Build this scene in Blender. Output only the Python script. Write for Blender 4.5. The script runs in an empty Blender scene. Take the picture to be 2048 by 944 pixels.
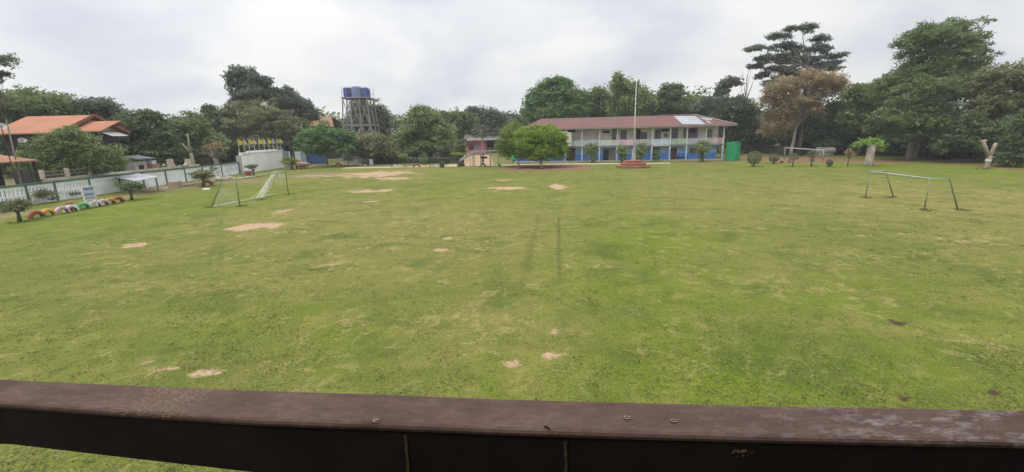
import bpy, math, random
import numpy as np
from mathutils import Matrix, Vector

S = bpy.context.scene
col = S.collection
# ------------------------------------------------------------------ camera
F, H = 900.0, 4.8                      # focal length in photo pixels (2048 wide), eye height
PITCH, ROLL = math.atan((472 - 268) / F), math.radians(1.3)
f_ = np.array([0, math.cos(PITCH), -math.sin(PITCH)])
r0 = np.array([1.0, 0, 0]); u0 = np.cross(r0, f_)
r_ = math.cos(ROLL) * r0 - math.sin(ROLL) * u0
u_ = math.sin(ROLL) * r0 + math.cos(ROLL) * u0
EYE = np.array([0, 0, H])
cam = bpy.data.cameras.new('camera'); co = bpy.data.objects.new('camera', cam); col.objects.link(co)
cam.sensor_fit = 'HORIZONTAL'; cam.sensor_width = 36; cam.lens = F / 2048 * 36
cam.clip_start = 0.05; cam.clip_end = 6000
m = Matrix.Identity(4)
for i in range(3):
    m[i][0] = r_[i]; m[i][1] = u_[i]; m[i][2] = -f_[i]; m[i][3] = EYE[i]
co.matrix_world = m
S.camera = co
# ------------------------------------------------------------------ sky, sun, exposure
SUN_EL, SUN_AZ = math.radians(58), math.radians(-125)     # azimuth clockwise from +Y
W = bpy.data.worlds.new('World'); S.world = W; W.use_nodes = True
nt = W.node_tree; N = nt.nodes; Lk = nt.links
bg = N['Background']; bg.inputs['Strength'].default_value = 0.1
sky = N.new('ShaderNodeTexSky'); sky.sky_type = 'NISHITA'; sky.sun_disc = False
sky.sun_elevation = SUN_EL; sky.sun_rotation = SUN_AZ; sky.air_density = 1.0; sky.dust_density = 3.0
tc = N.new('ShaderNodeTexCoord'); sx = N.new('ShaderNodeSeparateXYZ'); Lk.new(tc.outputs['Generated'], sx.inputs[0])
def M_(op, a, b=None, nodes=N, links=Lk, clamp=False):
    n = nodes.new('ShaderNodeMath'); n.operation = op; n.use_clamp = clamp
    for i, v in enumerate((a, b)):
        if v is None: continue
        if isinstance(v, (int, float)): n.inputs[i].default_value = v
        else: links.new(v, n.inputs[i])
    return n.outputs[0]
zc = M_('MAXIMUM', sx.outputs['Z'], 0.0)
den = M_('ADD', zc, 0.42)
cx = N.new('ShaderNodeCombineXYZ')
Lk.new(M_('DIVIDE', sx.outputs['X'], den), cx.inputs[0]); Lk.new(M_('DIVIDE', sx.outputs['Y'], den), cx.inputs[1])
nz = N.new('ShaderNodeTexNoise'); nz.inputs['Scale'].default_value = 1.7; nz.inputs['Detail'].default_value = 5
nz.inputs['Roughness'].default_value = 0.46; nz.inputs['Distortion'].default_value = 0.2
Lk.new(cx.outputs[0], nz.inputs['Vector'])
rp = N.new('ShaderNodeValToRGB'); Lk.new(nz.outputs['Fac'], rp.inputs[0])
rp.color_ramp.elements[0].position = 0.38; rp.color_ramp.elements[0].color = (0.755, 0.785, 0.865, 1)
rp.color_ramp.elements[1].position = 0.60; rp.color_ramp.elements[1].color = (1.06, 1.06, 1.05, 1)
lum = M_('ADD', M_('ADD', M_('MULTIPLY', zc, 0.6), 8.9), M_('MULTIPLY', M_('MULTIPLY', zc, zc), 16.0))
lum = M_('ADD', lum, M_('MULTIPLY', sx.outputs['X'], -0.75))
vm = N.new('ShaderNodeVectorMath'); vm.operation = 'SCALE'; Lk.new(rp.outputs[0], vm.inputs[0]); Lk.new(lum, vm.inputs['Scale'])
mx = N.new('ShaderNodeMixRGB'); mx.inputs[0].default_value = 0.93
Lk.new(sky.outputs[0], mx.inputs[1]); Lk.new(vm.outputs[0], mx.inputs[2]); Lk.new(mx.outputs[0], bg.inputs['Color'])
sl = bpy.data.lights.new('sun', 'SUN'); so = bpy.data.objects.new('sun', sl); col.objects.link(so)
sl.energy = 1.5; sl.angle = math.radians(12); sl.color = (1.0, 0.95, 0.87)
sd = Vector((math.sin(SUN_AZ) * math.cos(SUN_EL), math.cos(SUN_AZ) * math.cos(SUN_EL), math.sin(SUN_EL)))
so.rotation_euler = sd.to_track_quat('Z', 'Y').to_euler()
S.view_settings.view_transform = 'Standard'; S.view_settings.look = 'None'
S.view_settings.exposure = 0.0; S.view_settings.gamma = 1.0; S.view_settings.use_curve_mapping = False
S.render.engine = 'CYCLES'
S.cycles.max_bounces = 7; S.cycles.diffuse_bounces = 4; S.cycles.glossy_bounces = 2; S.cycles.transparent_max_bounces = 6
S.cycles.use_denoising = True
# ------------------------------------------------------------------ placing by survey of the photo
def ray(x, y):
    d = f_ * F + r_ * (x - 1024) + u_ * (472 - y); return d / np.linalg.norm(d)
def G(x, y, z=0.0):
    d = ray(x, y); return EYE + d * ((z - H) / d[2])
def at(x, y, Y):
    d = ray(x, y); return EYE + d * (Y / d[1])
def atX(x, y, X):
    d = ray(x, y); return EYE + d * (X / d[0])
def depth(p): return float((np.asarray(p) - EYE) @ f_)
# ------------------------------------------------------------------ materials
MATS = {}
def mat(name, c, rough=0.8, var=0.15, scale=3.0, c2=None, bump=0.0, bscale=30.0, spec=0.3, metal=0.0, fine=0.0):
    if name in MATS: return MATS[name]
    mt = bpy.data.materials.new(name); mt.use_nodes = True
    n = mt.node_tree.nodes; l = mt.node_tree.links; b = n['Principled BSDF']
    b.inputs['Roughness'].default_value = rough; b.inputs['Specular IOR Level'].default_value = spec; b.inputs['Metallic'].default_value = metal
    g = n.new('ShaderNodeNewGeometry')
    t = n.new('ShaderNodeTexNoise'); t.inputs['Scale'].default_value = scale; t.inputs['Detail'].default_value = 6; t.inputs['Roughness'].default_value = 0.65
    l.new(g.outputs['Position'], t.inputs['Vector'])
    r = n.new('ShaderNodeValToRGB'); l.new(t.outputs['Fac'], r.inputs[0])
    a = c2 if c2 else tuple(v * (1 - 2.2 * var) for v in c)
    r.color_ramp.elements[0].position = 0.33; r.color_ramp.elements[0].color = (*[max(v, 0) for v in a], 1)
    r.color_ramp.elements[1].position = 0.62; r.color_ramp.elements[1].color = (*c, 1)
    l.new(r.outputs[0], b.inputs['Base Color'])
    if bump:
        t2 = n.new('ShaderNodeTexNoise'); t2.inputs['Scale'].default_value = bscale; t2.inputs['Detail'].default_value = 4
        l.new(g.outputs['Position'], t2.inputs['Vector'])
        bp = n.new('ShaderNodeBump'); bp.inputs['Strength'].default_value = bump; bp.inputs['Distance'].default_value = 0.02
        l.new(t2.outputs['Fac'], bp.inputs['Height']); l.new(bp.outputs[0], b.inputs['Normal'])
    MATS[name] = mt
    return mt
def leafmat(name, c1, c2, trans=0.52):
    """c1..c2: the leaf colours of the kind, picked per leaf and per spray by the attribute tint."""
    if name in MATS: return MATS[name]
    mt = bpy.data.materials.new(name); mt.use_nodes = True
    n = mt.node_tree.nodes; l = mt.node_tree.links; n.remove(n['Principled BSDF'])
    c1 = tuple(v * 1.9 for v in c1); c2 = tuple(v * 2.0 for v in c2)
    at_ = n.new('ShaderNodeAttribute'); at_.attribute_name = 'tint'
    r = n.new('ShaderNodeValToRGB'); l.new(at_.outputs['Fac'], r.inputs[0])
    r.color_ramp.elements[0].color = (*c1, 1); r.color_ramp.elements[1].color = (*c2, 1)
    d = n.new('ShaderNodeBsdfDiffuse'); tr = n.new('ShaderNodeBsdfTranslucent'); gl = n.new('ShaderNodeBsdfGlossy'); gl.inputs['Roughness'].default_value = 0.45
    mx1 = n.new('ShaderNodeMixShader'); mx1.inputs[0].default_value = trans
    mx2 = n.new('ShaderNodeMixShader'); mx2.inputs[0].default_value = 0.035
    l.new(r.outputs[0], d.inputs[0]); l.new(r.outputs[0], tr.inputs[0])
    l.new(d.outputs[0], mx1.inputs[1]); l.new(tr.outputs[0], mx1.inputs[2])
    l.new(mx1.outputs[0], mx2.inputs[1]); l.new(gl.outputs[0], mx2.inputs[2])
    l.new(mx2.outputs[0], n['Material Output'].inputs[0])
    MATS[name] = mt
    return mt
# ------------------------------------------------------------------ objects
def tag(o, label=None, cat=None, group=None, kind=None):
    for k, v in (('label', label), ('category', cat), ('group', group), ('kind', kind)):
        if v: o[k] = v
    return o
def empty(name, loc, label=None, cat=None, group=None):
    o = bpy.data.objects.new(name, None); col.objects.link(o); o.location = [float(v) for v in loc]; o.empty_display_size = 0.2
    return tag(o, label, cat, group)
def wloc(o):
    p = np.array(o.location)
    return p + wloc(o.parent) if o.parent else p
class MB:
    def __init__(s): s.v = []; s.f = []; s.mi = []
    def add(s, v, f, mi=0):
        b = len(s.v); s.v += [tuple(map(float, p)) for p in v]; s.f += [tuple(b + i for i in q) for q in f]; s.mi += [mi] * len(f); return s
    def box(s, c, d, rz=0.0, mi=0, taper=1.0):
        x, y, z = d[0] / 2, d[1] / 2, d[2] / 2; cr, sr = math.cos(rz), math.sin(rz); vs = []
        for k in (-1, 1):
            q = taper if k > 0 else 1.0
            for i, j in ((-1, -1), (1, -1), (1, 1), (-1, 1)):
                a, b = i * x * q, j * y * q
                vs.append((c[0] + a * cr - b * sr, c[1] + a * sr + b * cr, c[2] + k * z))
        return s.add(vs, [(3, 2, 1, 0), (4, 5, 6, 7), (0, 1, 5, 4), (1, 2, 6, 5), (2, 3, 7, 6), (3, 0, 4, 7)], mi)
    def beam(s, a, b, w, h, up=(0, 0, 1), mi=0):
        a = np.array(a, float); b = np.array(b, float); d = b - a; d /= np.linalg.norm(d)
        r = np.cross(d, up); n = np.linalg.norm(r); r = r / n if n > 1e-6 else np.array([1.0, 0, 0]); u = np.cross(r, d)
        vs = [p + r * i * w / 2 + u * j * h / 2 for p in (a, b) for i, j in ((-1, -1), (1, -1), (1, 1), (-1, 1))]
        return s.add(vs, [(3, 2, 1, 0), (4, 5, 6, 7), (0, 1, 5, 4), (1, 2, 6, 5), (2, 3, 7, 6), (3, 0, 4, 7)], mi)
    def tube(s, pts, rad, n=7, mi=0, cap=True):
        pts = [np.array(p, float) for p in pts]; k = len(pts)
        if isinstance(rad, (int, float)): rad = [rad] * k
        b0 = []
        ref = np.array([0.31, 0.77, 0.12])
        for i in range(k):
            d = pts[min(i + 1, k - 1)] - pts[max(i - 1, 0)]; d /= max(np.linalg.norm(d), 1e-9)
            a = np.cross(d, ref); a /= max(np.linalg.norm(a), 1e-9); b = np.cross(d, a)
            for j in range(n):
                t = 2 * math.pi * j / n; b0.append(pts[i] + (a * math.cos(t) + b * math.sin(t)) * rad[i])
        fs = [(i * n + j, i * n + (j + 1) % n, (i + 1) * n + (j + 1) % n, (i + 1) * n + j) for i in range(k - 1) for j in range(n)]
        if cap: fs += [tuple(range(n - 1, -1, -1)), tuple((k - 1) * n + j for j in range(n))]
        return s.add(b0, fs, mi)
    def lathe(s, c, prof, n=16, mi=0):
        vs = []; k = len(prof)
        for r, z in prof:
            for j in range(n):
                t = 2 * math.pi * j / n; vs.append((c[0] + r * math.cos(t), c[1] + r * math.sin(t), c[2] + z))
        fs = [(i * n + j, i * n + (j + 1) % n, (i + 1) * n + (j + 1) % n, (i + 1) * n + j) for i in range(k - 1) for j in range(n)]
        fs += [tuple(range(n - 1, -1, -1)), tuple((k - 1) * n + j for j in range(n))]
        return s.add(vs, fs, mi)
    def slab(s, poly, t, mi=0):
        """a sheet given by a 3-D polygon, thickness t downwards"""
        k = len(poly); vs = [np.array(p, float) for p in poly] + [np.array(p, float) - [0, 0, t] for p in poly]
        return s.add(vs, [tuple(range(k)), tuple(range(2 * k - 1, k - 1, -1))] + [(i, k + i, k + (i + 1) % k, (i + 1) % k) for i in range(k)], mi)
    def blob(s, c, r, rng, rough=0.2, n=8, mi=0):
        vs = []; ph = rng.uniform(0, 6.28, 6)
        for i in range(n + 1):
            th = math.pi * i / n
            for j in range(2 * n):
                p = math.pi * j / n
                d = np.array([math.sin(th) * math.cos(p), math.sin(th) * math.sin(p), math.cos(th)])
                k = 1 + rough * (math.sin(3 * d[0] + ph[0]) * math.cos(2.5 * d[1] + ph[1]) + 0.6 * math.sin(5 * d[2] + 4 * d[0] + ph[2]))
                vs.append(np.array(c) + d * np.array(r) * k)
        w = 2 * n
        fs = [(i * w + j, (i + 1) * w + j, (i + 1) * w + (j + 1) % w, i * w + (j + 1) % w) for i in range(n) for j in range(w)]
        return s.add(vs, fs, mi)
    def build(s, name, mt, parent=None, origin=None, smooth=False, label=None):
        o_ = wloc(parent) if parent else np.array(origin if origin is not None else (0, 0, 0), float)
        me = bpy.data.meshes.new(name)
        me.from_pydata([tuple(np.array(p) - o_) for p in s.v], [], s.f)
        mts = mt if isinstance(mt, (list, tuple)) else [mt]
        for x in mts: me.materials.append(x)
        if len(mts) > 1: me.polygons.foreach_set('material_index', s.mi)
        if smooth: me.polygons.foreach_set('use_smooth', [True] * len(me.polygons))
        me.update()
        o = bpy.data.objects.new(name, me); col.objects.link(o)
        if parent: o.parent = parent
        elif origin is not None: o.location = [float(v) for v in origin]
        if label: o['label'] = label
        return o
def copy_tree(o, parent=None):
    c = o.copy(); col.objects.link(c)
    if parent: c.parent = parent
    for ch in list(o.children): copy_tree(ch, c)
    return c
def np_mesh(name, V, nper, mt, parent=None, tint=None):
    """V: (k*nper, 3) vertices of k separate polygons"""
    o_ = wloc(parent) if parent else np.zeros(3)
    V = (V - o_).astype(np.float32); k = len(V) // nper
    me = bpy.data.meshes.new(name)
    me.vertices.add(len(V)); me.vertices.foreach_set('co', V.ravel())
    me.loops.add(len(V)); me.loops.foreach_set('vertex_index', np.arange(len(V), dtype=np.int32))
    me.polygons.add(k); me.polygons.foreach_set('loop_start', np.arange(0, len(V), nper, dtype=np.int32))
    me.update(calc_edges=True)
    if tint is not None:
        a = me.attributes.new('tint', 'FLOAT', 'FACE'); a.data.foreach_set('value', tint.astype(np.float32))
    me.materials.append(mt)
    o = bpy.data.objects.new(name, me); col.objects.link(o)
    if parent: o.parent = parent
    return o
# ------------------------------------------------------------------ foliage
def lobes_of(c, R, k, rng, lo=0.26, hi=0.42, flat=1.0):
    out = []
    for i in range(k):
        d = rng.normal(size=3); d /= np.linalg.norm(d)
        if d[2] < -0.5: d[2] *= -0.6
        s = rng.uniform(lo, hi) * 0.88; q = (1 - s * 0.62) * rng.uniform(0.70, 1.06) if rng.random() < 0.8 else rng.uniform(0.1, 0.6)
        out.append((np.array(c) + d * np.array(R) * q, np.array([R[0] * s, R[1] * s, R[2] * s * flat]) * rng.uniform(0.85, 1.15, 3)))
    return out
def sprays(lobes, leaf, dens, rng, up=0.35, inner=0.35, aspect=1.7, droop=0.0, clip=False):
    """leaves in small sprays (twigs), the sprays spread over lobes; clip=True gives a sheared surface"""
    VV = []; TT = []
    lf = leaf * (1.0 if clip else 0.82)
    for c, r in lobes:
        per = 1 if clip else 15
        m = int(dens * (r[0] * r[2] + r[0] * r[1]) * (2.9 if clip else 3.25) / lf ** 2 / per) + 4
        d = rng.normal(size=(m, 3)); d /= np.linalg.norm(d, axis=1)[:, None]
        q = np.where(rng.random(m) < inner, rng.uniform(0.4, 0.85, m), rng.normal(0.97, 0.03 if clip else 0.10, m))
        pc = c + d * r * q[:, None]
        tc_ = np.clip(rng.random() * 0.30 + 0.45 * rng.random(m), 0, 1)
        n = m * per
        D = np.repeat(d, per, 0)
        if clip: p = pc
        else: p = np.repeat(pc, per, 0) + rng.normal(size=(n, 3)) * lf * np.array([1.35, 1.35, 0.62 + droop * 0.6]) - np.array([0, 0, 0.35 * droop * lf])
        nn = D * 0.55 + rng.normal(size=(n, 3)) * 0.5; nn[:, 2] += up + 0.15; nn /= np.linalg.norm(nn, axis=1)[:, None]
        t = rng.normal(size=(n, 3)); t[:, 2] -= droop
        t -= nn * np.sum(t * nn, 1)[:, None]; t /= np.linalg.norm(t, axis=1)[:, None]
        b = np.cross(nn, t); sz = lf * rng.uniform(0.55, 1.35, n)[:, None]
        VV.append(np.stack([p - t * sz * aspect * 0.55, p + b * sz * 0.42 - t * sz * 0.05, p + t * sz * aspect * 0.55, p - b * sz * 0.42 + t * sz * 0.05], 1).reshape(-1, 3))
        TT.append(np.clip(np.repeat(tc_, per) + 0.35 * rng.random(n), 0, 1))
    return np.concatenate(VV), np.concatenate(TT)
BARK = mat('bark_brown', (0.16, 0.125, 0.095), 0.95, 0.25, 2.5, bump=0.6, bscale=14)
PALE = mat('bark_pale', (0.40, 0.35, 0.29), 0.9, 0.2, 2.0, bump=0.5, bscale=10)
GREYB = mat('bark_grey', (0.26, 0.23, 0.19), 0.95, 0.22, 2.0, bump=0.6, bscale=12)
LM = dict(
    mid=leafmat('leaf_mid', (0.038, 0.060, 0.020), (0.108, 0.145, 0.048)),
    dark=leafmat('leaf_dark', (0.030, 0.049, 0.022), (0.080, 0.114, 0.043)),
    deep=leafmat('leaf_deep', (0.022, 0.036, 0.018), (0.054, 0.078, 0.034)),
    olive=leafmat('leaf_olive', (0.056, 0.068, 0.028), (0.142, 0.148, 0.066)),
    light=leafmat('leaf_light', (0.055, 0.085, 0.030), (0.145, 0.185, 0.070)),
    lime=leafmat('leaf_lime', (0.044, 0.092, 0.011), (0.168, 0.238, 0.020)),
    bright=leafmat('leaf_bright', (0.034, 0.070, 0.022), (0.095, 0.160, 0.050)),
    grey=leafmat('leaf_grey', (0.050, 0.060, 0.040), (0.115, 0.128, 0.082)),
    slate=leafmat('leaf_slate', (0.042, 0.052, 0.037), (0.088, 0.102, 0.068)),
    rust=leafmat('leaf_rust', (0.095, 0.098, 0.046), (0.240, 0.175, 0.095)),
    sage=leafmat('leaf_sage', (0.060, 0.092, 0.020), (0.165, 0.205, 0.044)),
    topi=leafmat('leaf_topiary', (0.055, 0.066, 0.032), (0.110, 0.118, 0.058)),
    yel=leafmat('leaf_yellow', (0.080, 0.100, 0.015), (0.180, 0.180, 0.026)),
)
SEED = [11]
def tree(name, label, cat, ells, Y, kind, base=None, leaf=None, dens=1.0, k=16, lo=0.26, hi=0.42, flat=1.0, trunk=BARK, tr=None,
         group=None, dfac=0.9, up=0.35, limbs=5, droop=0.0, inner=0.35, fork=0.35, aspect=1.7):
    """ells: list of (px, py, rx, ry[, dY]) crown lobes measured in photo pixels, standing at distance Y"""
    SEED[0] += 1; rng = np.random.default_rng(SEED[0])
    els = []
    for e in ells:
        y = Y + (e[4] if len(e) > 4 else 0)
        c = at(e[0], e[1], y); rx = (at(e[0] + e[2], e[1], y)[0] - at(e[0] - e[2], e[1], y)[0]) / 2
        rz = (at(e[0], e[1] - e[3], y)[2] - at(e[0], e[1] + e[3], y)[2]) / 2
        els.append((c, np.array([rx, min(rx * dfac, 9.0), rz])))
    if base is None: bx = np.array([np.mean([c[0] for c, _ in els]), Y, 0.0])
    else: bx = G(*base)
    root = empty(name, bx, label, cat, group)
    leaf = max(0.12, 0.0040 * Y) if leaf is None else leaf * 0.88
    L = []
    amax = max(r[0] * r[2] for _, r in els)
    for c, r in els: L += lobes_of(c, r * 1.05, max(5, int(1.5 * k * math.sqrt(r[0] * r[2] / amax))), rng, lo, hi, flat)
    V, T = sprays(L, leaf, dens, rng, up, inner, aspect, droop)
    mz = V.reshape(-1, 4, 3)[:, :, 2].min(1) > 0.03
    V = V.reshape(-1, 4, 3)[mz].reshape(-1, 3); T = T[mz]
    np_mesh('crown', V, 4, LM[kind], root, T)
    ctop = max(els, key=lambda e: e[0][2])[0]
    h = ctop[2]; r = tr if tr else max(0.06, 0.028 * h)
    mb = MB(); fk = bx + np.array([0, 0, h * fork]) + (ctop - bx) * np.array([0.25, 0.25, 0])
    mb.tube([bx - [0, 0, 0.1], bx + [0, 0, 0.12 * h], (bx + fk) / 2 + rng.normal(0, 0.06 * r * 4, 3) * [1, 1, 0], fk], [r * 1.5, r * 1.08, r * 0.95, r * 0.85], 9)
    tg = sorted(L, key=lambda q: rng.random())[:limbs] + [(ctop, None)]
    for c, _ in tg:
        mid = fk * 0.5 + c * 0.5 + rng.normal(0, 0.05 * h * 0.5, 3)
        mb.tube([fk - [0, 0, r * 0.6], mid, c], [r * 0.42, r * 0.24, r * 0.06], 6)
    mb.build('trunk', trunk, root, smooth=True)
    return root
def shrub(name, label, px, py, w, h, kind, group=None, cat='shrub', leaf=0.12, trunk_h=0.25, dens=1.0, shape=None, k=12, tr=0.04, trunk=BARK, lo=0.3, hi=0.48, up=0.3, clip=False):
    """a small plant standing on the ground seen at photo pixel (px, py); w, h in metres"""
    SEED[0] += 1; rng = np.random.default_rng(SEED[0])
    b = G(px, py); root = empty(name, b, label, cat, group)
    cz = h * (trunk_h + (1 - trunk_h) / 2); rz = h * (1 - trunk_h) / 2
    L = lobes_of(b + [0, 0, cz], np.array([w / 2, w / 2, rz]), k, rng, lo, hi) if shape is None else [(b + np.array(c), np.array(r)) for c, r in shape]
    V, T = sprays(L, leaf, dens, rng, up, 0.1 if clip else 0.35, clip=clip)
    mz = V.reshape(-1, 4, 3)[:, :, 2].min(1) > 0.01
    np_mesh('crown', V.reshape(-1, 4, 3)[mz].reshape(-1, 3), 4, LM[kind], root, T[mz])
    if trunk_h > 0.05:
        mb = MB(); mb.tube([b - [0, 0, 0.05], b + [0.03, 0, cz * 0.5], b + [0, 0, cz]], [tr * 1.4, tr, tr * 0.6], 7)
        for i in range(3):
            a = rng.uniform(0, 6.28); mb.tube([b + [0.02, 0, cz * 0.55], b + [math.cos(a) * w * 0.25, math.sin(a) * w * 0.25, cz * 1.1]], [tr * 0.6, tr * 0.25], 5)
        mb.build('trunk', trunk, root, smooth=True)
    return root
# ================================================================== GROUND
rg = np.random.default_rng(5)
def vnoise(x, y, s, seed):
    r = np.random.default_rng(seed); T = r.random((256, 256)); x = x / s + 1000; y = y / s + 1000
    i = np.floor(x).astype(int); j = np.floor(y).astype(int); u = x - i; v = y - j; u = u * u * (3 - 2 * u); v = v * v * (3 - 2 * v)
    g = lambda a, b: T[a % 256, b % 256]
    return (g(i, j) * (1 - u) + g(i + 1, j) * u) * (1 - v) + (g(i, j + 1) * (1 - u) + g(i + 1, j + 1) * u) * v
xs = np.concatenate([[-3000, -1200, -500, -250, -140, -100], np.arange(-72, -42, 1.0), np.arange(-42, 62, 0.25), np.arange(62, 92, 1.0), [100, 140, 250, 500, 1200, 3000]])
ys = np.concatenate([[-400, -120, -40, -10], np.arange(-2, 4, 1.0), np.arange(4, 24, 0.16), np.arange(24, 92, 0.3), np.arange(92, 140, 1.5), [150, 200, 300, 600, 1200, 3000]])
X, Yg = np.meshgrid(xs, ys); nx, ny = len(xs), len(ys)
Z = np.where((Yg < 70) & (np.abs(X) < 60), (vnoise(X, Yg, 2.6, 1) - 0.5) * 0.05 + (vnoise(X, Yg, 0.9, 2) - 0.5) * 0.03, 0.0)
Z = np.where(Yg > 62, Z * np.clip((70 - Yg) / 8, 0, 1), Z)
co_ = np.stack([X, Yg, Z], -1).reshape(-1, 3).astype(np.float32)
ii = np.arange(nx * ny).reshape(ny, nx)
fc = np.stack([ii[:-1, :-1], ii[:-1, 1:], ii[1:, 1:], ii[1:, :-1]], -1).reshape(-1, 4).astype(np.int32)
me = bpy.data.meshes.new('ground'); me.vertices.add(len(co_)); me.vertices.foreach_set('co', co_.ravel())
me.loops.add(fc.size); me.loops.foreach_set('vertex_index', fc.ravel()); me.polygons.add(len(fc)); me.polygons.foreach_set('loop_start', np.arange(0, fc.size, 4, dtype=np.int32))
me.polygons.foreach_set('use_smooth', np.ones(len(fc), dtype=bool)); me.update(calc_edges=True)
# soil and wear of the lawn, in ground coordinates
wob = (vnoise(X, Yg, 0.7, 7) - 0.5) * 0.9 + (vnoise(X, Yg, 0.28, 8) - 0.5) * 0.5
def spot(px, py, rx, ry, soft=0.5, rag=1.0):
    c = G(px, py); a = abs(G(px + rx, py)[0] - G(px - rx, py)[0]) / 2; b = abs(G(px, py - ry)[1] - G(px, py + ry)[1]) / 2
    d = np.hypot((X - c[0]) / max(a, 0.12), (Yg - c[1]) / max(b, 0.12)) + wob * rag
    return np.clip((1 + soft - d) / (2 * soft), 0, 1)
dirt = np.zeros_like(X); dry = np.zeros_like(X); lush = np.zeros_like(X); red = np.zeros_like(X); dung = np.zeros_like(X)
RG = 1.5
for p, w in (((512, 454, 42, 6), 1), ((270, 490, 17, 4), .9), ((574, 421, 17, 4), .6), ((560, 426, 14, 3), .5), ((752, 348, 56, 5), 1), ((785, 357, 32, 2.5), .9), ((642, 352, 38, 3), .6), ((742, 382, 30, 3), .9),
             ((745, 404, 20, 2), .7), ((1015, 376, 33, 2.6), .9), ((955, 379, 14, 1.6), .7), ((1006, 360, 17, 1.8), .6), ((1113, 373, 18, 4), .9), ((884, 499, 22, 5), .85), ((905, 501, 8, 4), 1), ((895, 475, 8, 3), .7),
             ((1102, 665, 11, 8), .95), ((1103, 712, 20, 7), 1.0), ((1060, 690, 8, 4), .4), ((1020, 728, 16, 8), .6), ((298, 748, 11, 6), 1.1), ((345, 735, 25, 5), .85), ((415, 742, 32, 9), .7), ((282, 726, 8, 4), .9),
             ((935, 712, 22, 7), .4), ((500, 470, 30, 3), .4), ((680, 480, 24, 4), .4), ((665, 530, 14, 4), .4), ((1725, 471, 22, 3), .7), ((1800, 466, 14, 3), .55), ((1880, 475, 10, 6), .6), ((1925, 482, 32, 7), .55), ((1700, 467, 14, 2.5), .5),
             ((1525, 562, 26, 7), .45), ((1555, 592, 14, 4), .3), ((1925, 612, 12, 4), .35), ((1690, 675, 12, 4), .3), ((1610, 628, 14, 4), .3)):
    dirt = np.maximum(dirt, w * spot(*p, soft=0.6, rag=RG)); dry = np.maximum(dry, 0.75 * w * spot(p[0], p[1], p[2] * 1.6, p[3] * 1.9, soft=0.95, rag=1.2))
for p, w in (((1525, 555, 60, 22), .7), ((860, 450, 260, 60), .75), ((1850, 400, 260, 45), .95), ((1450, 390, 260, 50), .45), ((1930, 480, 90, 26), .7), ((640, 430, 170, 40), .8), ((500, 560, 220, 40), .35), ((250, 570, 150, 30), .35),
             ((960, 640, 180, 60), .6), ((1080, 690, 90, 50), .6), ((400, 740, 160, 25), .4), ((1350, 425, 120, 14), .5), ((900, 590, 120, 26), .35), ((1120, 400, 100, 25), .35), ((1500, 520, 150, 30), .5), ((1660, 640, 120, 30), .3), ((260, 745, 100, 22), .4)):
    dry = np.maximum(dry, w * spot(*p, soft=0.9, rag=0.6))
for p, w in (((1290, 480, 130, 50), .9), ((1300, 560, 200, 40), .7), ((250, 420, 200, 30), .6), ((1000, 385, 260, 14), .4), ((1950, 340, 200, 14), .8), ((1700, 600, 300, 60), .45), ((1500, 740, 400, 60), .7), ((700, 660, 160, 40), .4), ((560, 640, 200, 40), .5), ((1300, 640, 120, 60), .5), ((700, 420, 300, 20), .2), ((1090, 600, 60, 60), .3)):
    lush = np.maximum(lush, w * spot(*p, soft=0.9, rag=0.5))
for p, w in (((1793, 646, 15, 5), 1), ((1965, 767, 8, 4), 1), ((1992, 787, 8, 4), 1), ((1805, 795, 16, 5), .7), ((1598, 486, 6, 1.6), .7), ((545, 441, 5, 1), .7), ((352, 449, 4, 1), .6), ((990, 414, 4, 1), .7), ((1128, 394, 16, 1.5), .3), ((65, 476, 5, 1), .6)):
    dung = np.maximum(dung, w * spot(*p, soft=0.35, rag=0.7))
# beaten reddish earth: below the round trees, by the volleyball court, along the tree edge; greyish earth between wall and tyres
red = np.maximum(red, 1.0 * spot(1095, 336, 92, 6, 0.25, 0.35)); red = np.maximum(red, 0.8 * spot(1600, 319, 125, 6, 0.3, 0.5)); red = np.maximum(red, 0.8 * spot(1500, 318, 60, 4, 0.3, 0.5))
red = np.maximum(red, 0.85 * spot(1760, 322, 70, 4, 0.4, 0.5)); red = np.maximum(red, 0.5 * spot(1910, 326, 90, 5, 0.4, 0.6)); red = np.maximum(red, 0.5 * spot(1410, 325, 80, 3, 0.3, 0.4))
edge = np.clip((X + wob * 0.8 - 50 - (Yg - 48) * 0.5) / 2.0, 0, 1) * (Yg > 40); red = np.maximum(red, edge * 0.42)
soilw = np.clip(1 - np.abs(X + 35.2 + wob * 0.9) / 2.2, 0, 1) * (Yg > 26) * (Yg < 44); dirt2 = soilw * 0.75
dirt2 = np.maximum(dirt2, 0.8 * spot(335, 376, 55, 7, 0.4, 0.6)); dirt2 = np.maximum(dirt2, 0.7 * spot(630, 350, 60, 5, 0.4, 0.7)); dirt2 = np.maximum(dirt2, 0.55 * spot(500, 362, 60, 5, 0.4, 0.6))
yard = np.clip(1 - np.abs(X + 6.5 + (Yg - 74) * 0.06 + wob) / 5, 0, 1) * (Yg > 73.5) * (Yg < 130); yard = np.clip(yard * 2, 0, 1) * 0.95
dirt = np.maximum(dirt, yard)
beyond = np.clip((Yg - 75) / 2, 0, 1) * 0.4 * (X > -38); dirt2 = np.maximum(dirt2, beyond * (X < 8))
out = ((X < -40.5)).astype(float) * 0.6; dirt2 = np.maximum(dirt2, out)
ca = me.attributes.new('wear', 'FLOAT_COLOR', 'POINT'); ca.data.foreach_set('color', np.stack([dirt, dry, lush, red], -1).reshape(-1).astype(np.float32))
cb = me.attributes.new('soil', 'FLOAT_COLOR', 'POINT'); cb.data.foreach_set('color', np.stack([dirt2, dung, np.zeros_like(X), np.ones_like(X)], -1).reshape(-1).astype(np.float32))
gm = bpy.data.materials.new('lawn'); gm.use_nodes = True; n = gm.node_tree.nodes; l = gm.node_tree.links; b = n['Principled BSDF']
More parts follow.
